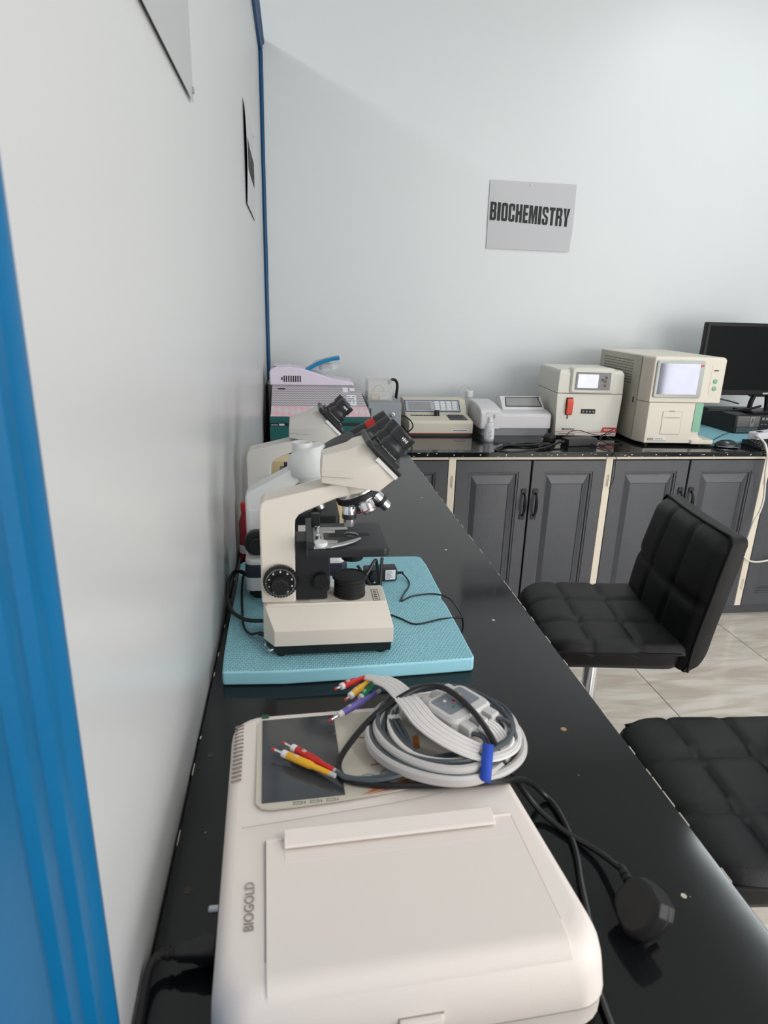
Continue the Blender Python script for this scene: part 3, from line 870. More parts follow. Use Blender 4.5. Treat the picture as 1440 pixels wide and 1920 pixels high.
        for i in range(4):
            a = -0.2 + i * 0.16
            d_ = Vector((0, -1, 0)) * math.cos(a) + ex * math.sin(a)
            mk.obox(pc + Vector((0, v, 0)) + en * (.046) + d_ * .0187, en, en.cross(d_), d_, .0015 + .001 * (i % 2), .0009, .0002)
        obj('eyepiece_mark', mk, 'white_mark', eo, weld=False)
    return t


binocular_scope((.190, .982, MT), 0, 'nearest ivory binocular microscope at the front of the blue mat', 'ivory', 'ivory')
binocular_scope((.137, 1.455, H), 0, 'grey-ivory binocular microscope standing rearmost behind the white one', 'ivory_grey', 'ivory_grey')

# ---- white trinocular microscope between the two
t = thing('microscope', 'white trinocular microscope with navy band between the two ivory ones', 'microscope', (.13, 1.205, MT), 0, 'microscopes on the left worktop')
obj('base', MB().prism_z(rrect(-.088, .105, -.066, .066, .012, 4), .020, .048), 'white_enamel', t, .002)
obj('base_band', MB().prism_z(rrect(-.089, .105, -.067, .067, .012, 4), .048, .072), 'navy', t, .001)
obj('base_top', MB().prism_z(rrect(-.088, .100, -.064, .064, .012, 4), .072, .084), 'white_enamel', t, .003)
obj('base_plate', MB().prism_z(rrect(-.082, .100, -.060, .060, .012, 4), .008, .020), 'black_plastic', t)
for u, v in ((-.065, -.045), (.085, -.045), (-.065, .045), (.085, .045)): obj('foot', MB().lathe((u, v, 0), (0, 0, 1), [(0, .010), (.009, .012)], 16), 'black_rubber', t)
obj('arm', MB().prism_y([(-.086, .084), (-.087, .196), (-.080, .205), (-.004, .246), (.020, .249), (.028, .238), (.026, .230), (-.026, .194), (-.034, .186), (-.034, .084)], -.024, .024), 'white_enamel', t, .004, 3)
obj('arm_panel', MB().box(-.081, -.050, -.0248, -.0236, .094, .170), 'white_enamel', t, .001, 1)
for s in (-1, 1):
    obj('focus_knob', MB().lathe((-.066, s * .024, .108), (0, s, 0), [(0, .023), (.003, .0245), (.016, .0245), (.018, .0225), (.019, .0150), (.030, .0145), (.031, .013)], 36), 'black_plastic', t)
hd = MB()
hd.lathe((.036, 0, .200), (0, 0, 1), [(0, .015), (.008, .016), (.010, .018), (.016, .026), (.024, .0315), (.032, .034), (.034, .0345)], 40)
obj('head_mount', hd, 'white_enamel', t)
hb = MB()
hb.loft([[(.036 + (bk * math.cos(a) if math.cos(a) < 0 else fx_ * math.cos(a)), hv * math.sin(a), z + k * (math.cos(a))) for a in [2 * PI * i / 36 for i in range(36)]]
         for z, fx_, hv, k, bk in ((.234, .064, .040, 0, .040), (.238, .064, .043, 0, .043), (.260, .050, .043, 0, .043), (.276, .038, .038, 0.004, .036), (.288, .026, .028, 0.006, .028))])
head = obj('head', hb, 'white_enamel', t, ang=50)
obj('photo_tube', MB().lathe((.022, 0, .266), (0, 0, 1), [(0, .020), (.026, .0195), (.030, .0190), (.030, .0160), (.020, .0150)], 32), 'white_enamel', head)
ax = Vector((.86, 0, .50)).normalized(); up_ = Vector((-.50, 0, .86)).normalized()
ph_ = Vector((.064, 0, .262))
obj('prism_house', MB().loft([[ph_ + ax * d_ + Vector((0, v, 0)) + up_ * w_ for v, w_ in rrect(-hv, hv, -hw, hw, .012, 4)] for d_, hv, hw in ((0, .024, .024), (.03, .040, .022), (.064, .048, .018), (.072, .046, .016))]), 'black_plastic', head)
for v in (-.030, .030):
    e_ = obj('eyepiece', MB().lathe(ph_ + ax * .068 + Vector((0, v, .002)), ax, [(0, .0175), (.026, .0175), (.028, .0160), (.050, .0158), (.052, .0180), (.076, .0185), (.078, .0130)], 32), 'black_satin', head, ang=25)
    if v > 0: obj('red_band', MB().lathe(ph_ + ax * .100 + Vector((0, v, .002)), ax, [(0, .0160), (.001, .0172), (.020, .0172), (.021, .0160)], 32), 'lead_red', e_)
st = obj('stage', MB().prism_z(rrect(-.010, .090, -.062, .062, .008, 3), .150, .168), 'black_plastic', t, .002)
obj('slide_holder', MB().prism_z([(-.006, -.03), (.02, -.03), (.05, -.012), (.048, -.008), (.02, -.018), (.004, -.018), (.004, .03), (-.006, .03)], .168, .172), 'matte_silver', st)
obj('stage_carrier', MB().box(-.034, .012, -.022, .022, .09, .166), 'black_plastic', t, .002)
obj('turret', MB().lathe((.034, 0, .197), (.3, 0, -.95), [(-.006, .020), (0, .032), (.008, .032), (.012, .026)], 32), 'black_plastic', t)
for k, (a, ln) in enumerate(((180, .030), (60, .022), (-60, .028))):
    d_ = Vector((.3, 0, -.95)).normalized(); r1 = Vector((.95, 0, .3)).normalized()
    rd = r1 * math.cos(math.radians(a)) + Vector((0, 1, 0)) * math.sin(math.radians(a))
    obj('objective', MB().lathe(Vector((.034, 0, .197)) + d_ * .010 + rd * .017, d_ * .93 + rd * .36, [(0, .010), (ln * .6, .010), (ln * .9, .008), (ln, .005)], 20), 'steel', t)
obj('lamp_collector', MB().lathe((.040, 0, .084), (0, 0, 1), [(0, .024), (.014, .022), (.016, .024), (.018, .018)], 28), 'white_enamel', t)


def cord(name, label, pts, r, material, cat='cable', group=None, sub=6, seg=8):
    o = obj(name, MB().tube(pts, r, seg, sub), material)
    return tag(o, label, cat, group)


# ---- small power adapter on the mat
t = thing('power_adapter', 'small black plug-in power adapter lying on the blue mat', 'adapter', (.310, 1.221, MT), math.radians(3))
b = MB(); b.box(-.034, .034, -.014, .014, .002, .030)
obj('body', b, 'black_plastic', t, .003)
obj('plug_face', MB().prism_y([(-.024, .004), (.002, .004), (.002, .020), (-.004, .026), (-.018, .026), (-.024, .020)], -.021, -.014), 'black_satin', t, .002)
for x in (-.017, -.003): obj('pin', MB().lathe((x, -.020, .009), (0, -1, 0), [(0, .0022), (.013, .0022), (.0145, .001)], 10), 'chrome', t)
lb = obj('rating_label', MB().box(.009, .030, -.0146, -.0139, .006, .027), 'label_white', t)
mb = MB()
for k in range(6): mb.box(.011, .011 + .008 + .008 * ((k * 5) % 3) / 3, -.0149, -.0145, .008 + k * .003, .0092 + k * .003)
obj('print', mb, 'grey_text', lb, weld=False)
sr = MB()
for k in range(4): sr.lathe((.034 + k * .004, 0, .014), (1, 0, 0), [(0, .0036 - k * .0003), (.0026, .0036 - k * .0003), (.003, .002), (.004, .002)], 12)
obj('strain_relief', sr, 'black_rubber', t)
obj('lead', MB().tube([(x - .310, y - 1.221, z - MT + .0005) for x, y, z in ((.358, 1.224, .856), (.366, 1.209, .849), (.365, 1.184, .8468), (.347, 1.147, .8468), (.332, 1.112, .8468), (.36, 1.131, .8468), (.404, 1.135, .8468), (.434, 1.118, .841), (.448, 1.083, .8225), (.434, 1.045, .838), (.392, 1.029, .8468), (.34, 1.015, .8468), (.318, 1.038, .8468), (.304, 1.054, .8468), (.286, 1.070, .8468))], 0.0016, 7, 6), 'cable_black', t)

# ---- cords at the back of the microscopes
cord('power_cable', 'thick black cord looping beside the wall into the nearest microscope base', [(.040, 1.19, .878), (.018, 1.215, .876), (.006, 1.20, .866), (.006, 1.15, .856), (.018, 1.09, .852), (.048, 1.03, .862), (.084, .995, .876)], .0035, 'cable_black', group='cords behind the microscopes')
cord('power_cable', 'thin black cord hanging down onto the mat left of the nearest microscope', [(.044, 1.175, .880), (.034, 1.19, .876), (.031, 1.17, .852), (.037, 1.10, .849), (.045, 1.03, .849), (.058, .998, .851), (.072, .986, .858), (.086, .975, .860)], lambda s: .0021 if s < .86 else .004, 'cable_black', group='cords behind the microscopes')
cord('power_cable', 'black cord bridging from the wall to the white microscope base', [(.012, 1.225, .866), (.03, 1.20, .882), (.055, 1.165, .877), (.075, 1.128, .856), (.090, 1.10, .849)], .0026, 'cable_black', group='cords behind the microscopes')
t = thing('mains_plug', 'black plug with cord tucked behind the ribbed lamp of the nearest microscope', 'plug', (.247, 1.14, MT))
obj('body', MB().obox((0, 0, .018), (.8, -.3, .5), (.3, .9, .1), (-.5, 0, .85), .020, .016, .012), 'black_plastic', t, .004)
for v in (-.006, .006): obj('pin', MB().obox((-.020, v, .006), (.8, -.3, .5), (.3, .9, .1), (-.5, 0, .85), .008, .003, .0012), 'chrome', t)
obj('lead', MB().tube([(.012, -.002, .026), (.03, .01, .05), (.045, .02, .07), (.05, .03, .05), (.055, .04, .02), (.05, .05, .003), (.02, .07, .003)], .0032, 8, 6), 'cable_black', t)
obj('lead', MB().tube([(.008, .004, .066), (.022, -.002, .045), (.038, -.012, .02), (.046, -.016, .004), (.058, -.01, .003)], .0032, 8, 6), 'cable_black', t)
obj('lead', MB().tube([(.058, .02, .075), (.054, .004, .045), (.052, -.012, .012), (.050, -.018, .003)], .0032, 8, 6), 'cable_black', t)

# ---- cream carton and red bottle behind
t = thing('carton', 'cream carton seen under the arm of the rearmost microscope', 'box', (.165, 1.66, H))
obj('body', MB().box(-.10, .12, -.045, .045, 0, .185), 'carton', t, .001, 1)
obj('flap', MB().box(-.10, .12, -.0465, -.045, .150, .186), 'carton', t)
t = thing('bottle', 'small red bottle between the wall and the white microscope', 'bottle', (.024, 1.42, H))
obj('body', MB().lathe((0, 0, 0), (0, 0, 1), [(0, .015), (.004, .0165), (.09, .0165), (.11, .010), (.12, .009)], 24), 'red_liquid', t)
obj('label', MB().lathe((0, 0, .018), (0, 0, 1), [(0, .0169), (.02, .0169)], 24, False), 'label_white', t)
obj('cap', MB().lathe((0, 0, .118), (0, 0, 1), [(0, .011), (.018, .011), (.019, .009)], 20), 'lead_red', t)

# ================================================================== ECG recorder
EX, EY = .217, .530
t = thing('ecg_machine', 'white ECG recorder with paper door in the foreground of the worktop', 'ecg machine', (EX, EY, H), math.radians(2.4))
hw, f0, b0 = .155, -.190, .188
def eplan(ins, z, fr=0.0, zb=None):
    pts = rrect(-hw + ins, hw - ins, f0 + ins + fr, b0 - ins, .030, 6)
    out = []
    for x, y in pts:
        kx = 1 + .10 * (.10 - y) / .29 if x > 0 else 1
        zz = z if zb is None else z + (zb - z) * min(1, max(0, (y - .03) / .15))
        out.append((x * kx, y, zz))
    return out
body = MB()
body.loft([eplan(.006, .004), eplan(.0, .010), eplan(0, .030), eplan(-.0005, .031), eplan(.001, .056, .004, .050), eplan(.003, .068, .007, .061), eplan(.0065, .0755, .009, .0685), eplan(.010, .079, .012, .072), eplan(.015, .080, .016, .073)])
sh = obj('shell', body, 'ecg_shell', t, ang=40)
obj('shell_seam', MB().loft([eplan(-.0006, .0300), eplan(-.0006, .0310)], cap=False), 'seam', sh)
for x in (-.11, .11):
    for y in (-.15, .14): obj('rubber_foot', MB().lathe((x, y, 0), (0, 0, 1), [(0, .009), (.006, .010)], 16), 'black_rubber', t)
def ez(y):          # top surface height (slopes down a little to the back)
    return .080 + (.073 - .080) * min(1, max(0, (y - .03) / .15))
# control overlay with curved lower edge
ov = [(-.122, .020), (-.117, .013), (-.108, .010), (-.08, .0105), (-.04, .012), (0, .015), (.05, .021), (.09, .029), (.12, .040), (.128, .046), (.130, .16), (.120, .168), (-.118, .168), (-.122, .160)]
o = MB(); vs0 = [(x, y, ez(y) - .001) for x, y in ov]; vs1 = [(x, y, ez(y) + .0010) for x, y in ov]
o.loft([vs0, vs1]); over = obj('overlay', o, 'ecg_overlay', t)
scr = MB(); q = [(-.116, .019), (-.030, .019), (-.028, .166), (-.116, .166)]
scr.loft([[(x, y, ez(y)) for x, y in q], [(x, y, ez(y) + .0018) for x, y in q]]); obj('screen', scr, 'screen_film', over)
obj('status_light', MB().box(-.117, -.108, .172, .179, .072, .0742), 'green_led', t)
def printed(name, pts, r, mname, flat=True):
    o_ = obj(name, MB().tube([(x, y, ez(y) + .0012) for x, y in pts], r, 4, 4), mname, over)
    return o_
printed('printed_heart', [(.018, .082), (.008, .090), (.004, .098), (.010, .104), (.016, .100), (.021, .104), (.028, .099), (.026, .090), (.018, .082)], .0006, 'ink_red')
printed('printed_trace', [(.004, .062), (.014, .063), (.020, .062), (.022, .068), (.024, .056), (.026, .063), (.040, .064)], .0006, 'ink_red')
printed('printed_trace', [(-.002, .115), (.008, .115), (.012, .125), (.016, .108), (.020, .117), (.030, .118)], .0006, 'ink_red')
for k, (x, y) in enumerate(((-.002, .038), (.022, .043), (.046, .050), (.070, .058))):
    printed('button_ring', [(x + .010 * math.cos(a), y + .010 * math.sin(a)) for a in [2 * PI * i / 12 for i in range(13)]], .0005, 'ink_blue')
    text_obj('button_text', ('AUTO', 'MENU', 'COPY', 'START')[k] if False else '-', .008, frame((x, y, ez(y) + .0012), (1, 0, 0), (0, 1, 0)), 'ink_black', over)
def patch(name, pts, mname, dz=.0013):
    o_ = MB(); o_.loft([[(x, y, ez(y) + .0005) for x, y in pts], [(x, y, ez(y) + dz) for x, y in pts]])
    return obj(name, o_, mname, over)
patch('printed_swoosh', [(-.012, .0165), (.012, .0285), (.040, .033), (.060, .040), (.052, .032), (.030, .026)], 'ink_orange')
patch('printed_swoosh', [(-.006, .0165), (.035, .0245), (.075, .036), (.09, .046), (.086, .037), (.05, .025)], 'ink_red', .0014)
patch('printed_swoosh', [(.058, .083), (.066, .084), (.070, .110), (.062, .108)], 'ink_orange')
for k in range(3):
    x = -.084 + k * .017
    mb = MB()
    for a, b_, c_, d_ in ((0, .0095, .0112, .0117), (0, .0095, .0142, .0147), (0, .0006, .0112, .0147), (.0089, .0095, .0112, .0147), (.011, .0125, .0116, .0142)): mb.box(x + a, x + b_, c_ + .0012, d_ + .0012, .080, .0813)
    obj('key_legend', mb, 'grey_text', over, weld=False)
# vents along the left shoulder
for k in range(15):
    y = .060 + k * .0072
    obj('vent_slit', MB().obox((-.1435, y, ez(y) - .0008), (.97, 0, .25), (.1, 1, 0), (-.25, 0, .97), .0055, .0005, .0013), 'seam', sh)
# faint crease below the overlay
obj('top_crease', MB().tube([(x, y, ez(y) + .0000) for x, y in ((-.135, -.010), (-.05, -.004), (.03, .003), (.08, .012), (.125, .032), (.138, .040))], .0003, 4, 5), 'seam', sh)
# paper door, recess, lip and latch
x0, x1 = -.112, .133
rec = MB(); rec.box(x0 - .0008, x1 + .0008, -.150, -.030, .0795, .0806); obj('door_gap', rec, 'seam', sh)
dr = MB()
dp = [(-.0315, .0800), (-.0315, .0822), (-.1600, .0822), (-.1680, .0808), (-.1745, .0765), (-.1785, .0700), (-.1850, .0450), (-.1865, .0380), (-.178, .0380), (-.170, .055), (-.160, .070), (-.150, .078)]
dr.prism_x(dp, x0, x1); door = obj('paper_door', dr, 'ecg_shell', t, .0012, 2, ang=25)
lip = MB(); lip.prism_x([(-.0400, .0815), (-.0275, .0815), (-.0265, .0890), (-.0290, .0912), (-.0460, .0880), (-.0478, .0862), (-.0462, .0844)], x0 + .017, x1 - .021)
obj('door_lip', lip, 'ecg_shell', door, .0015, 2, ang=50)
obj('lip_recess', MB().prism_x([(-.047, .0815), (-.047, .0826), (-.060, .0824), (-.060, .0815)], x0 + .0175, x1 - .012), 'ecg_shell', door)
for a, b_ in ((x0, x0 + .017), (x1 - .021, x1)): obj('hinge_bar', MB().box(a, b_, -.0345, -.0310, .080, .0838), 'ecg_shell', door, .0012)
obj('latch', MB().prism_x([(-.1848, .0480), (-.1915, .0470), (-.1930, .0400), (-.1860, .0385)], -.012, .022), 'ecg_shell', door, .001)
obj('latch_gap', MB().box(-.013, .0235, -.1870, -.1850, .0365, .049), 'seam', door)
text_obj('brand_text', 'BIOGOLD', .0118, frame((-.1255, -.098, .0803), (0, 1, 0), (-1, 0, 0)), 'ecg_text', t, xs=.92)

# ---- ECG power lead entering at the left
t = thing('power_cable', 'black appliance cord with moulded connector left of the ECG recorder', 'cable', (0, 0, 0))
obj('connector', MB().loft([[(x, .441 + a, .838 + b_) for a, b_ in rrect(-s_, s_, -s_ * .8, s_ * .8, s_ * .4, 3)] for x, s_ in ((.062, .011), (.050, .011), (.044, .0085), (.030, .0070))]), 'black_plastic', t)
obj('strain_relief', MB().lathe((.030, .441, .838), (-1, 0, 0), [(0, .0062), (.003, .0062), (.004, .005), (.006, .005), (.007, .006), (.010, .0058), (.011, .0046), (.016, .0044)], 14), 'black_rubber', t)
obj('lead', MB().tube([(.018, .441, .838), (.011, .438, .837), (.007, .428, .834), (.0062, .41, .829), (.007, .385, .826), (.012, .34, .8245), (.03, .28, .8245)], .0040, 8, 6), 'cable_black', t)
obj('side_stud', MB().lathe((.062, .472, .848), (-1, 0, 0), [(0, .004), (.008, .004), (.009, .003)], 12), 'steel', t)

# ---- ECG patient cable, coiled and strapped
PC = thing('patient_cable', 'coiled grey and white ECG patient cable with coloured lead plugs on the recorder', 'cable', (.305, .622, .905))
def ell(a, b_, z0, z1, a0, a1, cx=0, cy=0, n=28, wob=.003, ph=0.):
    out = []
    for i in range(n + 1):
        s = i / n; an = math.radians(a0 + (a1 - a0) * s)
        out.append((cx + a * math.cos(an) + wob * math.sin(3 * an + ph), cy + b_ * math.sin(an) + wob * math.cos(2 * an + ph), z0 + (z1 - z0) * s + .0015 * math.sin(2 * an + ph)))
    return out
obj('trunk_cable', MB().tube(ell(.086, .080, .007, .014, 292, -300, .000, .002, 56), .0052, 9, 3), 'cable_light', PC)
obj('trunk_cable', MB().tube(ell(.080, .074, .021, .012, 296, -66, .006, .000, 34, .003, 1.), .0050, 9, 3), 'cable_light', PC)
obj('trunk_cable', MB().tube([(-.080, .020, .006), (-.083, -.012, .006), (-.070, -.042, .006), (-.04, -.066, .006), (.005, -.076, .006), (.045, -.073, .007), (.075, -.056, .008), (.090, -.030, .007), (.094, .0, .006), (.086, .03, .006)], .0050, 9, 5), 'cable_light', PC)
random.seed(11)
for k in range(6):
    a = .070 + .0028 * k; z = .010 + .0042 * (k % 4)
    obj('lead_wire', MB().tube(ell(a, a * .93 - .002, z, z + .006, 298 - 2 * k, 298 - 2 * k - 364, .004 + random.uniform(-.003, .003), random.uniform(-.003, .004), 30, .002 + .001 * (k % 3), k * 1.3), .0026, 7, 3), 'cable_dark', PC)
for k in range(3):
    a = .064 + .004 * k
    obj('lead_wire', MB().tube(ell(a, a * .90, .016 + .003 * k, .020, 296, -64, .008, -.004, 28, .003, 2 + k), .0026, 7, 3), 'cable_white', PC)
for k in range(3):
    obj('lead_wire', MB().tube([(-.052 + .005 * k, .050, .020), (-.060 + .005 * k, .02, .022), (-.055 + .005 * k, -.012, .020), (-.035, -.045 - .003 * k, .018), (.01, -.062 - .002 * k, .016), (.05, -.055, .016)], .0024, 7, 5), 'cable_dark', PC)
    obj('wire_collar', MB().lathe((-.059 + .005 * k, .012, .0222), (0, 1, 0), [(0, .0034), (.006, .0034)], 12), 'cable_white', PC)
# wires to the pair of plugs lying on the screen
for k in range(2):
    obj('lead_wire', MB().tube([(-.127 + .003 * k, -.050 - .003 * k, .006), (-.115, -.058 - .001 * k, .0045), (-.085, -.066 + .004 * k, .0045), (-.045, -.060 + .003 * k, .008), (-.015, -.050, .016), (.02, -.052, .02)], .0028, 7, 5), 'cable_dark', PC)
# ribbon of white wires
rb = [Vector(p) for p in ((-.078, .106, .022), (-.052, .070, .034), (-.036, .020, .040), (-.022, -.018, .037), (.003, -.046, .032), (.032, -.060, .026), (.058, -.052, .022), (.076, -.03, .016), (.082, .0, .012), (.074, .03, .010))]
rbs = smooth_path(rb, 6)
mb = MB(); n = len(rbs)
for w_ in range(9):
    pts = []
    for i, p in enumerate(rbs):
        tg = (rbs[min(i + 1, n - 1)] - rbs[max(i - 1, 0)]); sd = Vector((tg.y, -tg.x, 0)).normalized()
        wd = .0022 + .0012 * math.sin(PI * min(1, i / n * 1.3)) if i < n * .8 else .0024
        pts.append(p + sd * (w_ - 4) * wd * (.55 if i < 4 else 1) + Vector((0, 0, .0006 * (w_ % 2))))
    mb.tube(pts, .0019, 6, 1)
obj('ribbon_cable', mb, 'cable_white', PC, weld=False)
# yoke box
q = [(.028, .067), (.059, .022), (.015, -.033), (-.016, .004)]
c_ = Vector((.0215, .015)); ux = (Vector(q[1]) - Vector(q[0])).normalized(); uy = Vector((-ux.y, ux.x))
def yk(a, b_): return (c_.x + ux.x * a + uy.x * b_, c_.y + ux.y * a + uy.y * b_)
ymod = MB(); ymod.loft([[(*yk(a, b_), z) for a, b_ in rrect(-hx, hx, -hy, hy, .010, 5)] for z, hx, hy in ((.020, .024, .030), (.023, .027, .034), (.036, .027, .034), (.040, .024, .031))])
yo = obj('yoke_box', ymod, 'module_grey', PC)
obj('yoke_label', MB().loft([[(*yk(a, b_), z) for a, b_ in rrect(-.020, .013, -.026, .026, .003, 3)] for z in (.0398, .0406)]), 'module_label', yo)
for a, b_, mname in ((-.008, .012, 'lead_yellow'), (-.004, -.003, 'lead_red'), (.004, -.012, 'lead_green'), (-.010, -.012, 'label_white'), (.006, .010, 'lead_purple')):
    obj('lead_dot', MB().lathe((*yk(a, b_), .0405), (0, 0, 1), [(0, .0022), (.0006, .0022)], 10), mname, yo)
for b_ in (-.020, 0, .020):
    obj('yoke_socket', MB().obox((*yk(.032, b_), .030), (*ux, 0), (*uy, 0), (0, 0, 1), .010, .007, .007), 'module_grey', yo, .002)
    obj('yoke_socket', MB().lathe((*yk(-.026, b_), .029), (-ux.x, -ux.y, 0), [(0, .0095), (.010, .009), (.014, .006)], 16), 'module_grey', yo)
for k in range(6):
    p0 = yk(.040, -.012 + k * .0045)
    obj('lead_wire', MB().tube([(*p0, .031), (p0[0] + .010, p0[1] - .010, .028), (p0[0] + .016, p0[1] - .028, .018), (.05, -.05 - .002 * k, .016)], .0021, 6, 4), 'cable_white', PC)
for b_ in (-.022, .022):
    p0 = yk(.041, b_)
    obj('lead_wire', MB().tube([(*p0, .030), (p0[0] + .012, p0[1] - .006, .028), (p0[0] + .016, p0[1] - .024, .02), (.055, -.045, .016)], .0028, 7, 4), 'cable_dark', PC)
# blue strap
st_ = MB()
ring = [(0, .0, .003), (0, .016, .005), (0, .020, .018), (0, .008, .031), (0, -.012, .028), (0, -.020, .014), (0, -.012, .003)]
pts = smooth_path([Vector((.036 + p[1] * .35, -.064 + p[1], p[2])) for p in ring], 4, True)
sd = Vector((.94, -.33, 0)) * .006
st_.loft([[p - sd for p in pts], [p + sd for p in pts]], cap=False)
so = obj('cable_strap', st_, 'strap_blue', PC, weld=False)
sm = so.modifiers.new('thickness', 'SOLIDIFY'); sm.thickness = .0016
sm.offset = 1

def plug(p0, p1, mname, r=.0045, wire=None):
    """banana-style ECG plug: p0 = metal tip end, p1 = rear end"""
    p0, p1 = Vector(p0) - Vector((.305, .622, .905)), Vector(p1) - Vector((.305, .622, .905))
    ax = (p1 - p0).normalized(); L_ = (p1 - p0).length
    g = obj('lead_plug', MB().lathe(p0 + ax * L_ * .26, ax, [(0, r * .95), (.001, r), (L_ * .36, r), (L_ * .42, r * .72), (L_ * .66, r * .62), (L_ * .68, r * .5)], 18), mname, PC)
    obj('collar', MB().lathe(p0 + ax * L_ * .18, ax, [(0, r * .8), (.001, r * .98), (L_ * .09, r * .98)], 18), 'cable_white', g)
    obj('pin', MB().lathe(p0 + ax * L_ * .02, ax, [(0, .0016), (L_ * .17, .0016)], 12), 'chrome', g)
    obj('pin_tip', MB().lathe(p0, ax, [(0, .0014), (.001, .0019), (L_ * .05, .0019), (L_ * .055, .0016)], 12), 'tip_red', g)
    obj('sleeve', MB().lathe(p0 + ax * L_ * .92, ax, [(0, r * .62), (L_ * .08, r * .55)], 14), 'cable_light', g)
    up = Vector((0, 0, 1)); up = (up - ax * up.dot(ax)).normalized(); sd = ax.cross(up)
    mk = MB(); c = p0 + ax * (L_ * .40) + up * r
    for a_, b_ in ((-1, 0), (1, 0), (0, 1)): mk.obox(c + ax * (b_ * .0022) + sd * (a_ * .0012), ax if b_ == 0 else sd, sd if b_ == 0 else ax, up, .0022 if b_ == 0 else .0016, .0004, .0003)
    obj('plug_mark', mk, 'white_mark', g, weld=False)

plug((.120, .630, .9085), (.181, .570, .9105), 'lead_red')
plug((.108, .620, .9085), (.177, .566, .9105), 'lead_yellow')
plug((.184, .699, .930), (.228, .728, .928), 'lead_red')
plug((.196, .687, .921), (.233, .724, .926), 'lead_yellow')
plug((.211, .692, .914), (.240, .725, .922), 'lead_green')
plug((.175, .668, .9055), (.243, .706, .920), 'lead_purple')
plug((.312, .664, .937), (.268, .632, .924), 'lead_green', .004)

# ---- black mains cord with UK plug, thrown over the coil
t = thing('mains_cable', 'black mains cord with three-pin plug draped over the coil and worktop', 'cable', (0, 0, 0))
bc = [(0.468, 0.480, 0.842), (0.461, 0.516, 0.829), (0.439, 0.55, 0.8245), (0.417, 0.579, 0.832), (0.392, 0.584, 0.865), (0.364, 0.561, 0.912), (0.347, 0.586, 0.943), (0.332, 0.628, 0.950), (0.312, 0.656, 0.953), (0.287, 0.66, 0.952),
      (0.256, 0.651, 0.943), (0.226, 0.641, 0.928), (0.196, 0.615, 0.912), (0.182, 0.591, 0.9045), (0.188, 0.568, 0.904), (0.211, 0.557, 0.905), (0.251, 0.549, 0.906), (0.308, 0.545, 0.906), (0.359, 0.548, 0.904), (0.402, 0.588, 0.866),
      (0.435, 0.605, 0.828), (0.444, 0.578, 0.824), (0.441, 0.527, 0.824), (0.428, 0.48, 0.824), (0.416, 0.434, 0.824), (0.404, 0.405, 0.824), (.397, .375, .824), (.3945, .345, .824)]
obj('lead', MB().tube(bc, .0036, 9, 6), 'cable_black', t)
pa = Vector((-.03, -.95, .02)).normalized()
sr = MB(); p = Vector((.4685, .482, .843))
for k in range(4): sr.lathe(p + pa * (.007 * k), pa, [(0, .0042 + .0006 * k), (.0048, .0046 + .0006 * k), (.0052, .0038), (.007, .0038)], 14)
obj('strain_relief', sr, 'black_rubber', t)
pb = MB()   # plug body lies on its edge: rounded shield outline, thickness across
cpl = Vector((.464, .430, .848)); e1 = Vector((.02, -.98, -.10)).normalized(); e3 = Vector((.72, .25, -.50)).normalized(); e3 = (e3 - e1 * e3.dot(e1)).normalized(); e2 = e3.cross(e1)
outp = [(-.022, -.010), (-.016, -.020), (.0, -.026), (.016, -.025), (.024, -.016), (.027, 0), (.024, .016), (.016, .025), (.0, .026), (-.016, .020), (-.022, .010)]
pb.loft([[cpl + e1 * a * s_ + e2 * b_ * s_ + e3 * d_ for a, b_ in outp] for d_, s_ in ((-.015, .80), (-.012, .95), (-.002, 1.0), (.0, .96), (.002, 1.0), (.008, .98), (.011, .9))])
obj('plug', pb, 'black_rubber', t, .0012, 2, ang=50)
for a, b_, L_ in ((.010, 0, .012), (-.010, -.011, .010), (-.010, .011, .010)):
    obj('pin', MB().obox(cpl + e1 * a + e2 * b_ + e3 * (.011 + L_ / 2), e1, e2, e3, .003, .0022, L_ / 2), 'screw_brass', t)

# ================================================================== things on the back worktop, left corner
t = thing('storage_case', 'dark teal case under the patterned box in the far left corner', 'case', (.030, 2.75, H))
obj('body', MB().box(0, .425, 0, .33, 0, .072), 'teal', t, .003)
obj('lid', MB().box(0, .425, 0, .33, .082, .112), 'teal', t, .004)
obj('seam_strip', MB().box(.003, .422, .003, .327, .072, .082), 'black_plastic', t)
obj('lid_rib', MB().box(.002, .423, -.002, .004, .094, .099), 'teal', t, .001)
obj('latch', MB().box(.040, .062, -.004, .002, .074, .081), 'white_enamel', t, .001)
obj('hinge_strip', MB().box(.006, .036, -.003, .002, .074, .080), 'steel', t)
t = thing('patterned_box', 'grey wave-patterned carton with pink argyle band on the teal case', 'box', (.034, 2.75, H + .1125))
b = MB()
b.loft([[(0, 0, 0), (.428, 0, 0), (.428, .30, 0), (0, .30, 0)], [(.002, .012, .010), (.427, .012, .010), (.427, .30, .010), (.002, .30, .010)], [(.006, .145, .112), (.388, .145, .112), (.388, .32, .112), (.006, .32, .112)]])
obj('carton', b, 'box_paper', t)
def on_slope(x, s):     # point on the slanting front: s = 0 foot .. 1 top
    return Vector((x, .012 + .133 * s - .001, .010 + .102 * s + .0012))
def slope_patch(name, xa, xb, sa, sb, mname, par):
    mb = MB(); n_ = Vector((0, -.61, .79)) * .0012
    q_ = [on_slope(xa, sa), on_slope(xb, sa), on_slope(xb, sb), on_slope(xa, sb)]
    mb.loft([[p - n_ for p in q_], [p + n_ * .5 for p in q_]])
    return obj(name, mb, mname, par)
lb = slope_patch('label', .330, .372, .30, .68, 'label_white', t)
slope_patch('label', .315, .338, .78, .95, 'label_white', t); slope_patch('label', .345, .368, .82, .93, 'label_white', t)
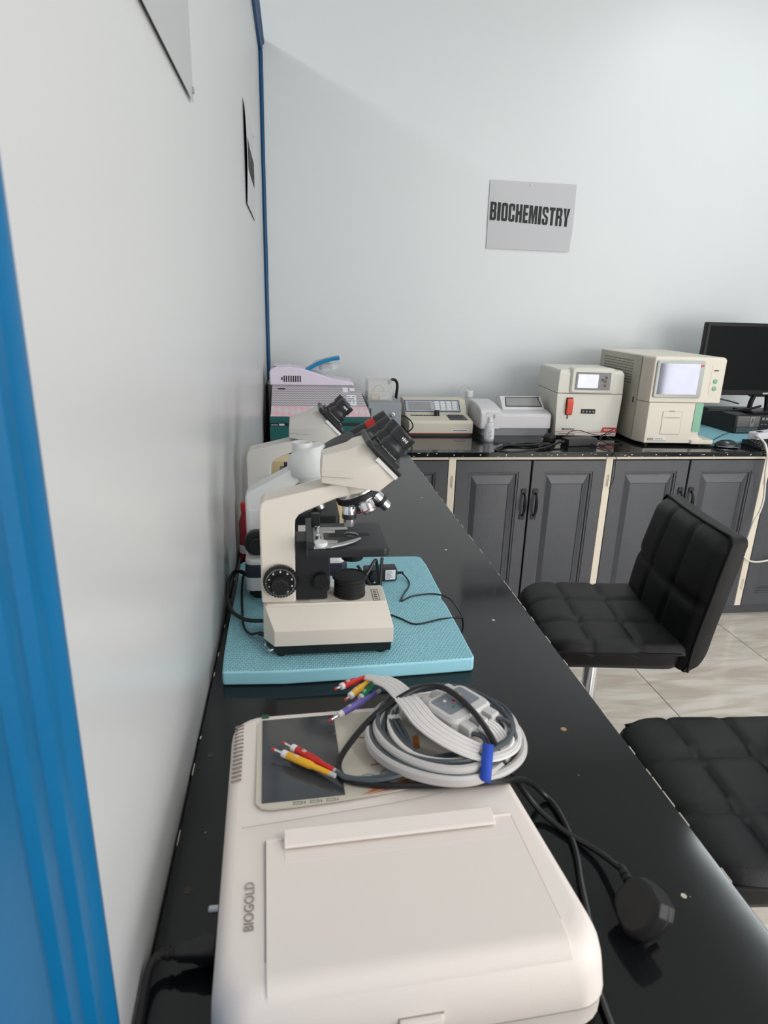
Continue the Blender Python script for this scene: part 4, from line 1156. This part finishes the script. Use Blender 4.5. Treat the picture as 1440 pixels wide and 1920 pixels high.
for k in range(4): slope_patch('print', .333, .345 + .006 * (k % 3), .36 + k * .08, .39 + k * .08, 'ink_navy', lb); slope_patch('print', .355, .362 + .003 * (k % 2), .36 + k * .08, .39 + k * .08, 'ink_navy', lb)
slope_patch('print', .030, .062, .86, .90, 'ink_black', t)

t = thing('lavender_device', 'pale lavender wedge-shaped appliance with dark vent slots in the far corner', 'appliance', (.030, 2.905, H + .2255))
b = MB()
side_p = [(.0, .0), (-.002, .055), (.004, .070), (.030, .080), (.085, .081), (.140, .074), (.200, .056), (.270, .034), (.330, .022), (.368, .016), (.372, .0)]
b.prism_y(side_p, 0, .15)
sh = obj('housing', b, 'lavender', t, .006, 3, ang=50)
obj('vent_recess', MB().prism_y([(.042, .012), (.042, .036), (.054, .050), (.142, .044), (.144, .012)], -.0010, .002), 'lavender', sh)
for k in range(9): obj('vent_slot', MB().box(.050 + k * .0100, .0555 + k * .0100, -.002, .001, .015 if k > 0 else .022, .042 - (.006 if k == 0 else 0)), 'ink_black', sh)
obj('top_panel', MB().prism_y([(.012, .0795), (.016, .0835), (.085, .0845), (.092, .0805)], .03, .12), 'lavender', sh, .002)

t = thing('blue_lid', 'translucent blue plastic lid tilted on top of the lavender appliance', 'lid', (.178, 2.93, H + .2755))
b = MB()
b.grid(16, 6, lambda u, v: (.160 * u, .10 * v, .010 + .064 * u + .012 * math.sin(PI * u) + .004 * math.sin(PI * v)))
o = obj('shell', b, 'lid_blue', t); so = o.modifiers.new('thickness', 'SOLIDIFY'); so.thickness = .004
obj('rim', MB().tube([(.160 * k / 8, -.002, .006 + .064 * k / 8 + .012 * math.sin(PI * k / 8)) for k in range(9)], .0075, 8, 2), 'lid_blue', t)
t = thing('plastic_bag', 'crumpled clear plastic bag under the tilted blue lid', 'bag', (.280, 2.975, H + .262))
bmh = MB(); bmesh.ops.create_icosphere(bmh.bm, subdivisions=4, radius=1.0)
from mathutils import noise as mnoise
for v_ in bmh.bm.verts:
    d = 1 + .32 * mnoise.noise(v_.co * 2.3 + Vector((3, 1, 2))) + .18 * abs(mnoise.noise(v_.co * 5.0))
    v_.co = Vector((v_.co.x * .062 * d, v_.co.y * .035 * d, max(-.018, v_.co.z * .036 * d) + .040 + .25 * max(0, v_.co.x) * .06))
obj('film', bmh, 'bag_clear', t, ang=20)
for k in range(5): obj('coiled_tube', MB().tube([(.03 * math.cos(a), .02 * math.sin(a), .030 + .006 * k) for a in [2 * PI * i / 10 for i in range(10)]], .0022, 6, 3, True), 'cable_white', t)

t = thing('power_supply', 'grey bench power supply with two knobs beside the patterned box', 'power supply', (.463, 2.85, H))
obj('case', MB().box(0, .150, 0, .30, .006, .158), 'power_grey', t, .002)
for x in (.015, .135):
    for y in (.02, .28): obj('foot', MB().lathe((x, y, 0), (0, 0, 1), [(0, .008), (.007, .009)], 12), 'black_rubber', t)
obj('front_panel', MB().box(.004, .146, -.002, .001, .010, .152), 'power_grey', t)
for x in (.062, .110):
    k_ = obj('knob', MB().lathe((x, -.002, .106), (0, -1, 0), [(0, .011), (.003, .011), (.004, .008), (.014, .0075), (.015, .006)], 20), 'steel', t)
    obj('knob_pointer', MB().box(x - .0008, x + .0008, -.0175, -.016, .106, .113), 'ink_black', k_)
    mb = MB()
    for i in range(9):
        a = math.radians(-40 + i * 32); mb.box(x + .015 * math.cos(a) - .0007, x + .015 * math.cos(a) + .0007, -.0026, -.0018, .106 + .015 * math.sin(a) - .0007, .106 + .015 * math.sin(a) + .0007)
    obj('scale_dots', mb, 'grey_text', t, weld=False)
obj('meter', MB().box(.006, .012, -.004, 0, .085, .135), 'ink_black', t)
obj('sticker', MB().box(.032, .066, -.003, -.0015, .052, .068), 'steel_blue', t)
s_ = obj('sticker', MB().box(.076, .094, -.003, -.0015, .052, .068), 'label_white', t)
obj('green_field', MB().box(.078, .092, -.0035, -.0025, .054, .066), 'sticker_green', s_)
t = thing('acrylic_box', 'clear acrylic box with small parts on top of the grey power supply', 'box', (.470, 2.93, H + .1585))
mb = MB(); W_, D_, H_ = .110, .13, .088
for a in ((0, W_, 0, .002, 0, H_), (0, W_, D_ - .002, D_, 0, H_), (0, .002, .002, D_ - .002, 0, H_), (W_ - .002, W_, .002, D_ - .002, 0, H_), (.002, W_ - .002, .002, D_ - .002, 0, .002), (0, W_, 0, D_, H_, H_ + .003)): mb.box(*a)
obj('walls', mb, 'acrylic', t, weld=False)
obj('orange_insert', MB().box(.020, .050, .02, .05, .002, .026), 'carton', t)
obj('white_insert', MB().box(.056, .090, .015, .05, .002, .018), 'label_white', t)
obj('arched_tube', MB().tube([(.03, .06, .03), (.035, .06, .05), (.055, .06, .062), (.075, .06, .052), (.085, .06, .03)], .003, 7, 5), 'cable_light', t)
obj('base_tray', MB().box(.004, W_ - .004, .06, D_ - .004, .002, .03), 'label_white', t)
cord('black_hose', 'thick black hose bending down behind the acrylic box', [(.575, 3.02, 1.045), (.590, 3.03, 1.062), (.612, 3.04, 1.058), (.622, 3.05, 1.03), (.622, 3.08, .97), (.625, 3.12, .90), (.63, 3.16, .826)], .007, 'cable_black', 'hose')
cord('black_wire', 'black wire arching across the face of the grey power supply', [(.47, 2.835, .838), (.49, 2.832, .872), (.52, 2.830, .886), (.555, 2.832, .880), (.585, 2.832, .862), (.61, 2.834, .83)], .0035, 'cable_black', 'cable', 'wires on the back worktop')
cord('black_wire', 'black wire looping out beside the photometer', [(.617, 2.90, .915), (.640, 2.885, .912), (.665, 2.875, .892), (.672, 2.87, .868), (.655, 2.872, .848), (.625, 2.88, .838)], .0032, 'cable_black', 'cable', 'wires on the back worktop')
t = thing('tall_case', 'narrow grey-beige case against the wall in the far left corner', 'case', (.008, 3.11, H))
obj('body', MB().box(0, .10, 0, .22, 0, .205), 'carton_grey', t, .002)
obj('gap_shade_strip', MB().box(-.001, .006, -.003, .02, .0, .205), 'black_plastic', t)  # black strip standing in for the shaded gap beside the case
obj('handle', MB().tube([(.03, .05, .203), (.03, .05, .222), (.06, .05, .226), (.09, .05, .222), (.09, .05, .203)], .004, 7, 4), 'black_plastic', t)
t = thing('white_cable_coil', 'coil of off-white cable on the narrow case in the far corner', 'cable', (.062, 3.20, H + .226))
for k in range(5):
    obj('loop', MB().tube([((.042 - .002 * k) * math.cos(a), .05 * math.sin(a), .004 + .007 * k + .004 * math.sin(a + k)) for a in [2 * PI * i / 12 for i in range(12)]], .0042, 7, 3, True), 'wire_white', t)

# ---- photometer
t = thing('photometer', 'cream bench photometer with keypad and small display on the back worktop', 'analyser', (.659, 2.905, H))
ph_p = [(0, .010), (0, .062), (.008, .070), (.118, .086), (.122, .092), (.172, .140), (.178, .146), (.26, .148), (.27, .140), (.27, .010)]
b = MB(); b.prism_x(ph_p, 0, .308); body = obj('body', b, 'photo_body', t, .006, 3, ang=40)
obj('base', MB().box(.004, .304, .004, .266, 0, .010), 'black_plastic', t)
obj('red_line', MB().box(.001, .307, -.0008, .002, .0105, .0125), 'ink_red', t)
def tilt(x, s, off=0.0):  # point on the tilted control panel
    return Vector((x, .124 + .046 * s, .094 + .044 * s)) + Vector((0, -.69, .72)) * off
def tquad(mb, xa, xb, sa, sb, o0, o1):
    mb.loft([[tilt(xa, sa, o) , tilt(xb, sa, o), tilt(xb, sb, o), tilt(xa, sb, o)] for o in (o0, o1)])
    return mb
pn = obj('control_panel', tquad(MB(), .006, .272, -.02, 1.02, -.002, .003), 'panel_steel', t)
mb = MB(); tquad(mb, .005, .273, -.05, -.01, .001, .0045); tquad(mb, .005, .273, 1.0, 1.04, .001, .0045); tquad(mb, .004, .007, -.05, 1.04, .001, .0045); tquad(mb, .271, .274, -.05, 1.04, .001, .0045)
obj('panel_frame', mb, 'ink_navy', pn, weld=False)
obj('display', tquad(MB(), .022, .130, .12, .86, .003, .0042), 'lcd_grey', pn)
km = [tquad(MB(), .150 + i * .029, .150 + i * .029 + .022, .10 + j * .22, .10 + j * .22 + .15, .003, .006) for i in range(4) for j in range(4)]
for q_ in km: obj('key', q_, 'key_white', pn)
obj('sample_slot', MB().loft([[(xx, yy, .070 + .0145 * (yy - .008) / .11 + dz) for xx, yy in ((.022, .078), (.165, .078), (.165, .100), (.022, .100))] for dz in (-.002, .0012)]), 'black_plastic', body)
mb = MB()
for k in range(8): mb.box(.030 + k * .013, .033 + k * .013, .080, .098, .080, .0835)
obj('slot_rib', mb, 'power_grey', body, weld=False)
obj('cell_lever', MB().lathe((.150, .090, .080), (0, 0, 1), [(0, .013), (.022, .012), (.026, .012)], 18), 'black_plastic', t)
pr_ = obj('printer', MB().loft([[(xx, yy, .070 + .0145 * (yy - .008) / .11 + dz) for xx, yy in ((.200, .018), (.285, .018), (.280, .092), (.198, .092))] for dz in (-.002, .003)]), 'black_satin', body)
obj('printer_lid', MB().loft([[(xx, yy, .0735 + .0145 * (yy - .008) / .11 + dz) for xx, yy in ((.206, .050), (.264, .050), (.274, .088), (.205, .088))] for dz in (-.002, .002)]), 'black_plastic', pr_)
lb = obj('name_label', MB().box(.205, .285, -.0012, .001, .020, .031), 'label_white', t)
text_obj('print', 'PHOTOMETER' if False else '', .01, front(0, 0, 0), 'ink_black', lb) if False else None
mb = MB()
for k in range(9): mb.box(.212 + k * .0075, .2175 + k * .0075, -.0016, -.001, .0235, .0275)
obj('print', mb, 'ink_black', lb, weld=False)

# ---- urine chemistry analyser with bottle
t = thing('urine_analyser', 'light grey compact analyser with sloping touch screen beside a bottle', 'analyser', (.995, 2.90, H))
obj('base', MB().prism_z(rrect(.016, .352, .012, .24, .02, 4), .0, .036), 'urine_base', t, .002)
b = MB()
b.prism_x([(0, .036), (0, .098), (.006, .106), (.030, .111), (.068, .118), (.21, .126), (.225, .115), (.225, .036)], .100, .350)
obj('body', b, 'urine_body', t, .006, 3, ang=40)
b = MB()
b.prism_x([(-.022, .036), (-.022, .100), (-.016, .118), (.0, .130), (.03, .137), (.10, .148), (.20, .150), (.215, .140), (.215, .036)], -.004, .098)
hump = obj('pump_housing', b, 'urine_body', t, .010, 4, ang=50)
obj('bottle_niche', MB().prism_y([(.024, .040), (.024, .108), (.032, .116), (.082, .116), (.090, .108), (.090, .040)], -.0235, -.018), 'urine_body', hump, .001)
obj('warning_label', MB().prism_y([(.030, .060), (.042, .060), (.036, .071)], -.0242, -.0230), 'warn_yellow', hump)
obj('blue_tag', MB().box(.046, .056, -.0245, -.0230, .066, .096), 'steel_blue', hump)
obj('probe', MB().lathe((.062, -.030, .108), (0, 0, -1), [(0, .002), (.02, .002)], 8), 'steel', hump)
b = MB(); b.prism_x([(.066, .117), (.070, .124), (.128, .170), (.136, .173), (.190, .160), (.205, .125)], .128, .338)
hood = obj('screen_hood', b, 'urine_body', t, .004, 2, ang=40)
def htilt(x, s, off): return Vector((x, .074 + .052 * s, .128 + .041 * s)) + Vector((0, -.62, .78)) * off
obj('screen', MB().loft([[htilt(.148, .06, o_), htilt(.326, .06, o_), htilt(.318, .94, o_), htilt(.156, .94, o_)] for o_ in (-.002, .0012)]), 'lcd_grey', hood)
mb = MB()
for a, b_ in (((.148, .06), (.326, .06)), ((.326, .06), (.318, .94)), ((.318, .94), (.156, .94)), ((.156, .94), (.148, .06))): mb.tube([htilt(a[0], a[1], .001), htilt(b_[0], b_[1], .001)], .0022, 6, 1)
obj('screen_frame', mb, 'glass_dark', hood, weld=False)
obj('blue_corner', MB().obox(htilt(.320, .93, .002), (1, 0, 0), (0, .78, .62), (0, -.62, .78), .004, .004, .001), 'ink_navy', hood)
t = thing('reagent_bottle', 'small clear bottle with white label and cap in front of the light grey analyser', 'bottle', (1.011, 2.79, H))
obj('body', MB().lathe((0, 0, 0), (0, 0, 1), [(0, .021), (.003, .0225), (.066, .0225), (.078, .016), (.084, .012), (.090, .012)], 28), 'bottle_clear', t)
lb = obj('label', MB().lathe((0, 0, .012), (0, 0, 1), [(0, .0229), (.050, .0229)], 28, False), 'label_white', t)
mb = MB()
for k in range(7): mb.obox((-.004 + .002 * (k % 3), -.0229, .018 + k * .006), (1, 0, 0), (0, 1, 0), (0, 0, 1), .007 - .002 * (k % 2), .0006, .0009)
obj('print', mb, 'grey_text', lb, weld=False)
obj('cap', MB().lathe((0, 0, .088), (0, 0, 1), [(0, .0125), (.020, .0120), (.022, .010)], 24), 'white_enamel', t)
t = thing('supply_bottle', 'white-capped bottle with thin tube behind the light grey analyser', 'bottle', (1.018, 3.20, H))
obj('body', MB().lathe((0, 0, 0), (0, 0, 1), [(0, .030), (.12, .030), (.14, .018), (.145, .016)], 24), 'bottle_clear', t)
obj('cap', MB().lathe((0, 0, .143), (0, 0, 1), [(0, .021), (.030, .0205), (.032, .018)], 24), 'white_enamel', t)
obj('tube', MB().tube([(0, 0, .174), (-.004, 0, .190), (-.020, 0, .202), (-.042, 0, .192), (-.054, 0, .160), (-.055, 0, .10), (-.055, 0, .02)], .0016, 6, 6), 'cable_light', t)

# ---- electrolyte analyser
t = thing('electrolyte_analyser', 'cream box analyser with orange-red lever and small bright display', 'analyser', (1.356, 2.874, H), math.radians(-5))
b = MB(); b.loft([[(0.004, 0, .010), (.298, 0, .010), (.298, .33, .010), (.004, .33, .010)], [(-.006, 0, .208), (.306, 0, .208), (.306, .33, .208), (-.006, .33, .208)]])
obj('lower_case', b, 'elec_body', t, .003)
b = MB(); b.loft([[(-.006, 0, .2092), (.306, 0, .2092), (.306, .33, .2092), (-.006, .33, .2092)], [(-.004, .0, .300), (.302, .0, .300), (.302, .33, .300), (-.004, .33, .300)], [(.004, .016, .316), (.296, .016, .316), (.296, .33, .316), (.004, .33, .316)]])
up = obj('upper_case', b, 'elec_body', t, .004)
obj('case_gap', MB().box(-.003, .303, .003, .327, .2075, .2097), 'dark_gap', t)
for x in (.03, .27):
    for y in (.03, .30): obj('foot', MB().lathe((x, y, 0), (0, 0, 1), [(0, .012), (.011, .013)], 14), 'black_rubber', t)
b = MB(); b.loft([[(a, d_, c_) for a, c_ in rrect(.052 - e_, .252 + e_, .213 - e_, .326 + e_ * .5, .014, 4)] for d_, e_ in ((.05, .002), (-.006, .002), (-.012, -.004))])
bz = obj('display_bezel', b, 'elec_body', up, 0, ang=40)
pn = obj('display_panel', MB().box(.070, .234, -.0145, -.011, .228, .308), 'elec_panel', bz)
obj('screen', MB().box(.080, .176, -.0152, -.0140, .237, .299), 'screen_shiny', pn)
for x, z in ((.206, .280), (.203, .262), (.203, .243), (.190, .270)): obj('button', MB().box(x, x + .012, -.0156, -.0140, z, z + .011), 'black_satin', pn, .001)
lr = obj('lever_recess', MB().box(.036, .082, -.001, .002, .106, .196), 'elec_body', t)
obj('lever_slot', MB().box(.040, .072, -.0016, .001, .108, .190), 'ink_black', lr)
obj('lever', MB().prism_x([(-.002, .110), (-.016, .113), (-.019, .172), (-.010, .184), (-.002, .186)], .043, .071), 'red_lever', t, .002)
obj('probe', MB().box(.052, .055, -.004, -.001, .090, .110), 'ink_black', t)
po = obj('printer_opening', MB().box(.112, .190, -.0012, .002, .112, .146), 'elec_body', t, .0005)
obj('printer_slot', MB().box(.116, .184, -.0022, .0, .116, .138), 'ink_black', po)
for k in range(4): obj('printer_roller', MB().lathe((.122 + k * .016, -.0022, .126), (1, 0, 0), [(0, .004), (.008, .004)], 10), 'power_grey', po)
text_obj('brand_text', 'BIOGOLD', .0135, front(.064, -.0008, .040), 'ink_navy', t, bold=.0004)
obj('red_line', MB().box(.002, .300, -.0010, .001, .027, .029), 'badge_red', t)
bd = obj('badge', MB().prism_y([(.222, .029), (.298, .029), (.298, .053), (.230, .053)], -.0014, .001), 'badge_red', t)
mb = MB()
for k in range(6): mb.box(.238 + k * .009, .2445 + k * .009, -.0020, -.0013, .037, .044)
obj('print', mb, 'white_mark', bd, weld=False)
mb = MB()
for k in range(12): mb.box(.022 + k * .0065, .0265 + k * .0065, -.0012, -.0002, .016, .021)
for k in range(10): mb.box(.226 + k * .0068, .2305 + k * .0068, -.0012, -.0002, .016, .020)
obj('print', mb, 'grey_text', t, weld=False)

# ---- haematology analyser
t = thing('haematology_analyser', 'large cream blood analyser with grey-framed screen and mint sampling panel', 'analyser', (1.700, 2.690, H), math.radians(-3))
D = .54
b = MB(); b.loft([[(.010, .0, z), (.262, .0, z), (.262, .045, z), (.262, D, z), (-.014, D, z), (-.014, .055, z)] for z in (.012, .196)])
obj('lower_case', b, 'hem_body', t, .004)
b = MB(); b.loft([[(.006 - e_, .0 + q_, z), (.338 + e_, .0 + q_, z), (.338 + e_, D, z), (-.014 - e_, D, z), (-.014 - e_, .055, z)] for z, e_, q_ in ((.197, .0, 0), (.388, -.001, 0), (.397, -.008, .008))])
up = obj('upper_case', b, 'hem_body', t, .004)
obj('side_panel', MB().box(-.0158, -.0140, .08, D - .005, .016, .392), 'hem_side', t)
obj('side_seam', MB().box(-.0163, -.0150, .078, .0795, .016, .392), 'seam', t)
mb = MB()
for i in range(9):
    for k in range(22): mb.box(-.0166, -.0150, .16 + k * .015, .166 + k * .015, .262 + i * .0125, .267 + i * .0125)
o = obj('vent_hole', mb, 'ink_black', t, weld=False); o['kind'] = 'stuff'
sk = obj('side_socket', MB().box(-.0175, -.015, .090, .125, .172, .212), 'hem_bezel', t, .001)
obj('socket_hole', MB().box(-.0182, -.017, .100, .113, .180, .206), 'ink_black', sk)
obj('base_tray', MB().prism_z(rrect(.225, .338, -.012, .22, .012, 3), .010, .030), 'hem_body', t, .004)
obj('tray_rise', MB().prism_y([(.220, .028), (.300, .028), (.270, .040), (.258, .060), (.220, .060)], .004, .16), 'hem_body', t, .003)
for x in (.03, .29):
    for y in (.03, .48): obj('foot', MB().lathe((x, y, 0), (0, 0, 1), [(0, .014), (.012, .015)], 14), 'black_rubber', t)
obj('sampling_panel', MB().box(.226, .2628, -.0035, .002, .066, .194), 'mint', t, .001)
obj('probe_back', MB().box(.262, .300, .12, .16, .030, .197), 'hem_body', t)
obj('warning_label', MB().prism_y([(.268, .090), (.284, .090), (.276, .106)], .1188, .1205), 'warn_yellow', t)
b = MB(); b.loft([[(a, d_, c_) for a, c_ in rrect(.016 - e_, .236 + e_, .218 - e_, .382 + e_, .010, 4)] for d_, e_ in ((.004, .0), (-.006, 0), (-.009, -.003))])
bz = obj('screen_bezel', b, 'hem_bezel', up, 0, ang=40)
obj('screen', MB().box(.030, .212, -.0102, -.0085, .234, .368), 'screen_shiny', bz)
obj('red_sticker', MB().box(.214, .230, -.0098, -.0085, .356, .364), 'lead_red', bz)
kp = obj('key_pad', MB().loft([[(a, d_, c_) for a, c_ in rrect(.274, .318, .232, .364, .008, 3)] for d_ in (.001, -.0012)]), 'hem_body', up)
for z in (.262, .294): obj('key', MB().lathe((.297, -.001, z), (0, -1, 0), [(0, .0105), (.003, .0100), (.004, .008)], 20), 'mint', kp)
obj('indicator_slot', MB().box(.283, .305, -.0016, 0, .338, .3425), 'ink_black', kp)
dr = obj('reagent_door', MB().box(.079, .170, -.0020, .001, .054, .156), 'hem_body', t, .001)
mb = MB(); mb.box(.078, .171, -.0008, 0, .0525, .0540).box(.078, .0792, -.0008, 0, .053, .157).box(.1698, .171, -.0008, 0, .053, .157).box(.078, .171, -.0008, 0, .1558, .157)
obj('door_gap', mb, 'seam', dr, weld=False)
obj('door_grip', MB().box(.088, .160, -.0026, -.0018, .128, .1298), 'grey_text', dr)
obj('door_tab', MB().box(.108, .134, -.0028, -.0008, .1565, .160), 'seam', dr)
lb = obj('brand_plate', MB().box(.052, .110, -.0014, .001, .026, .038), 'label_white', t)
mb = MB()
for k in range(4): mb.box(.024 + k * .0075, .0285 + k * .0075, -.0010, 0, .026 + .001 * (k % 2), .034)
for k in range(4): mb.box(.062 + k * .009, .067 + k * .009, -.0020, -.0012, .030, .034)
mb.box(.022, .112, -.0010, 0, .0225, .0235)
obj('print', mb, 'grey_text', t, weld=False)

# ---- computer corner
o = obj('foam_sheet', MB().prism_z(rrect(2.07, 2.70, 2.735, 3.24, .012, 3), 0, .012), 'foam_blue', None, .002, loc=(0, 0, H))
tag(o, 'blue foam sheet under the desktop computer', 'mat')
t = thing('computer_tower', 'black desktop computer lying flat with silver mesh front', 'computer', (2.315, 2.92, H + .0125))
obj('case', MB().box(0, .30, .012, .30, 0, .092), 'tower_black', t, .003)
fp = obj('front_panel', MB().box(.001, .299, 0, .012, .002, .090), 'tower_black', t, .002)
for a, b_ in ((.012, .078), (.104, .132)):
    gp_ = obj('grille', MB().box(a, b_, -.002, .001, .034, .086), 'grille_silver', fp)
    mb = MB()
    n_ = int((b_ - a) / .0055)
    for i in range(n_):
        for k in range(9): mb.box(a + .0015 + i * .0055, a + .0045 + i * .0055, -.0027, -.0018, .0365 + k * .0055, .0395 + k * .0055)
    o = obj('grille_hole', mb, 'ink_black', gp_, weld=False); o['kind'] = 'stuff'
gp_ = obj('grille', MB().box(.012, .132, -.002, .001, .004, .032), 'tower_black', fp)
mb = MB()
for i in range(21):
    for k in range(5): mb.box(.0135 + i * .0055, .0165 + i * .0055, -.0027, -.0018, .006 + k * .0053, .009 + k * .0053)
o = obj('grille_hole', mb, 'power_grey', gp_, weld=False); o['kind'] = 'stuff'
lg = obj('logo_bar', MB().box(.080, .103, -.003, .001, .034, .086), 'grille_silver', fp)
text_obj('logo_text', 'DELL', .013, frame((.0915, -.0034, .064), (0, 0, -1), (1, 0, 0)), 'ink_black', lg, bold=.0003)
for k in range(3): obj('port', MB().box(.146 + k * .020, .158 + k * .020, -.001, .002, .068, .080), 'grille_silver', fp)
for k in range(4): obj('port', MB().box(.144 + k * .020, .156 + k * .020, -.001, .002, .044, .048), 'grille_silver', fp)
t = thing('monitor', 'black flat monitor at the right edge standing on the computer', 'monitor', (2.400, 3.02, H + .105))
fr_ = obj('frame', MB().box(-.255, .255, 0, .035, .085, .438), 'monitor_black', t, .005, 3)
obj('screen', MB().box(-.238, .238, -.0012, .004, .112, .422), 'monitor_screen', t)
text_obj('logo_text', 'acer', .018, front(.128, -.0008, .097), 'white_mark', fr_, bold=.0004)
mb = MB(); mb.tube([(.075, .03, .0), (.080, .03, .05), (.095, .025, .105)], .012, 10, 5); mb.tube([(.175, .03, .0), (.170, .03, .05), (.155, .025, .105)], .012, 10, 5); mb.box(.07, .18, .025, .045, .075, .12)
obj('neck', mb, 'monitor_black', t, weld=False)
obj('stand_base', MB().prism_z(rrect(.02, .19, -.06, .10, .03, 4), 0, .012), 'monitor_black', t, .003)
t = thing('keyboard', 'black keyboard under the white power strip', 'keyboard', (2.215, 2.565, H))
obj('body', MB().loft([[(0, .012, 0), (.42, .012, 0), (.42, .150, 0), (0, .150, 0)], [(0, .012, .012), (.42, .012, .012), (.42, .150, .026), (0, .150, .026)]]), 'black_plastic', t, .003)
km = finish(MB().loft([[(.001, .001, 0), (.016, .001, 0), (.016, .015, 0), (.001, .015, 0)], [(.003, .002, .005), (.014, .002, .005), (.014, .013, .005), (.003, .013, .005)]]), 'key', 'black_satin')
for i in range(23):
    for k in range(6):
        o = obj('key', km, None, t); o.location = (.012 + i * .0174, .024 + k * .0195, .0127 + .014 * (.012 + k * .0195) / .138)
t = thing('power_strip', 'white multi-socket power strip lying on the black keyboard', 'power strip', (2.225, 2.66, H + .0365), math.radians(22))
obj('case', MB().prism_z(rrect(0, .36, -.028, .028, .010, 4), 0, .030), 'strip_white', t, .003)
obj('switch', MB().prism_z(rrect(.030, .062, -.009, .009, .003, 2), .030, .0325), 'ink_black', t)
for k in range(3): obj('socket', MB().prism_z(rrect(.10 + k * .085, .165 + k * .085, -.022, .022, .006, 3), .030, .0312), 'strip_white', t)
obj('cable_entry', MB().lathe((.004, -.014, .016), (-.6, -.8, 0), [(0, .008), (.014, .0065), (.022, .005)], 14), 'strip_white', t)
obj('lead', MB().tube([(-.010, -.030, .016), (-.018, -.050, .010), (-.034, -.085, -.010), (-.052, -.1155, -.060), (-.060, -.124, -.12), (-.044, -.126, -.19), (-.036, -.128, -.26), (-.050, -.128, -.32), (-.075, -.126, -.36), (-.10, -.122, -.50)], .0048, 8, 6), 'wire_white', t)
t = thing('computer_mouse', 'dark glossy computer mouse beside the blood analyser tray', 'mouse', (2.098, 2.650, H), math.radians(165))
b = MB()
b.loft([[(r_ * .052 * math.cos(a) * (1 + .08 * math.cos(a)), r_ * .030 * math.sin(a), z) for a in [2 * PI * i / 24 for i in range(24)]] for z, r_ in ((.001, .92), (.005, 1.0), (.014, .98), (.024, .82), (.031, .55), (.034, .25), (.0345, .05))])
mo = obj('body', b, 'mouse_grey', t, ang=60)
obj('wheel', MB().lathe((.030, -.003, .026), (0, 1, 0), [(0, .006), (.006, .006)], 14), 'black_rubber', mo)
obj('trim', MB().tube([(.054 * math.cos(a), .0305 * math.sin(a), .006) for a in [2 * PI * i / 16 for i in range(16)]], .0014, 5, 2, True), 'steel', mo)
for i, (lab, pts, r_) in enumerate((
        ('black cable curving over the computer below the monitor', [(2.20, 2.98, .938), (2.28, 2.95, .944), (2.36, 2.96, .946), (2.45, 2.99, .950), (2.50, 3.0, .960)], .006),
        ('thin black cable rising behind the blood analyser towards the monitor', [(2.16, 3.05, .84), (2.20, 3.10, .93), (2.26, 3.14, .965), (2.34, 3.16, .975), (2.42, 3.16, .965), (2.48, 3.14, .95)], .004),
        ('thin mouse cable lying in front of the computer', [(2.03, 2.68, .824), (2.06, 2.72, .830), (2.13, 2.78, .836), (2.23, 2.86, .842), (2.28, 2.90, .84)], .0018))):
    cord('computer_cable', lab, pts, r_, 'cable_black', 'cable', 'cables around the computer')
o = cord('white_wire', 'white wire hanging across the cream cabinet post near the floor', [(2.215, YB - .012, .325), (2.24, YB - .016, .302), (2.28, YB - .016, .290), (2.33, YB - .016, .292), (2.38, YB - .014, .305), (2.46, YB - .010, .35)], .0042, 'wire_white', 'cable')

# ---- adapter brick and tangle in front of the electrolyte analyser
t = thing('adapter_brick', 'black adapter brick with cables in front of the cream box analyser', 'adapter', (1.405, 2.70, H), math.radians(10))
obj('body', MB().box(-.075, .075, -.032, .032, 0, .034), 'black_plastic', t, .004)
obj('strain_relief', MB().lathe((-.075, 0, .017), (-1, 0, 0), [(0, .008), (.008, .007), (.02, .005), (.03, .004)], 12), 'black_rubber', t)
obj('lead', MB().tube([(-.10, 0, .017), (-.14, -.02, .012), (-.22, -.06, .007), (-.32, -.095, .006), (-.40, -.10, .006), (-.445, -.065, .006), (-.42, -.02, .006), (-.33, .03, .006), (-.24, .05, .006), (-.18, .045, .006)], .0052, 8, 6), 'cable_black', t)
obj('lead', MB().tube([(-.18, .045, .006), (-.155, .01, .010), (-.17, -.02, .014), (-.25, .0, .008), (-.31, .012, .006), (-.36, .035, .006), (-.30, .06, .006), (-.22, .03, .008), (-.19, -.012, .009), (-.23, -.03, .007)], .0045, 8, 6), 'cable_black', t)
obj('lead', MB().tube([(.075, 0, .017), (.10, .0, .012), (.135, .03, .010), (.17, .06, .03), (.20, .05, .012), (.23, .0, .005), (.19, -.03, .005), (.14, -.01, .005), (.13, .03, .02), (.19, .07, .035), (.25, .09, .05)], .0020, 7, 6), 'cable_black', t)
obj('lead', MB().tube([(-.03, .032, .017), (-.03, .06, .03), (.0, .075, .047), (.05, .078, .05), (.10, .07, .036), (.16, .065, .026), (.22, .06, .04)], .0018, 7, 6), 'cable_black', t)
obj('lead', MB().tube([(.04, -.034, .010), (.055, -.060, .004), (.062, -.122, .004), (.066, -.178, -.012), (.068, -.182, -.05), (.072, -.178, -.12), (.060, -.174, -.16)], .0020, 7, 6), 'cable_black', t)
t = thing('mains_plug', 'round black mains plug lying left of the adapter brick', 'plug', (1.295, 2.775, H))
obj('body', MB().lathe((0, 0, .0), (0, 0, 1), [(0, .026), (.006, .030), (.022, .030), (.034, .022), (.040, .008)], 24), 'black_rubber', t)
obj('pin', MB().box(-.040, -.026, -.003, .003, .010, .014), 'screw_brass', t)
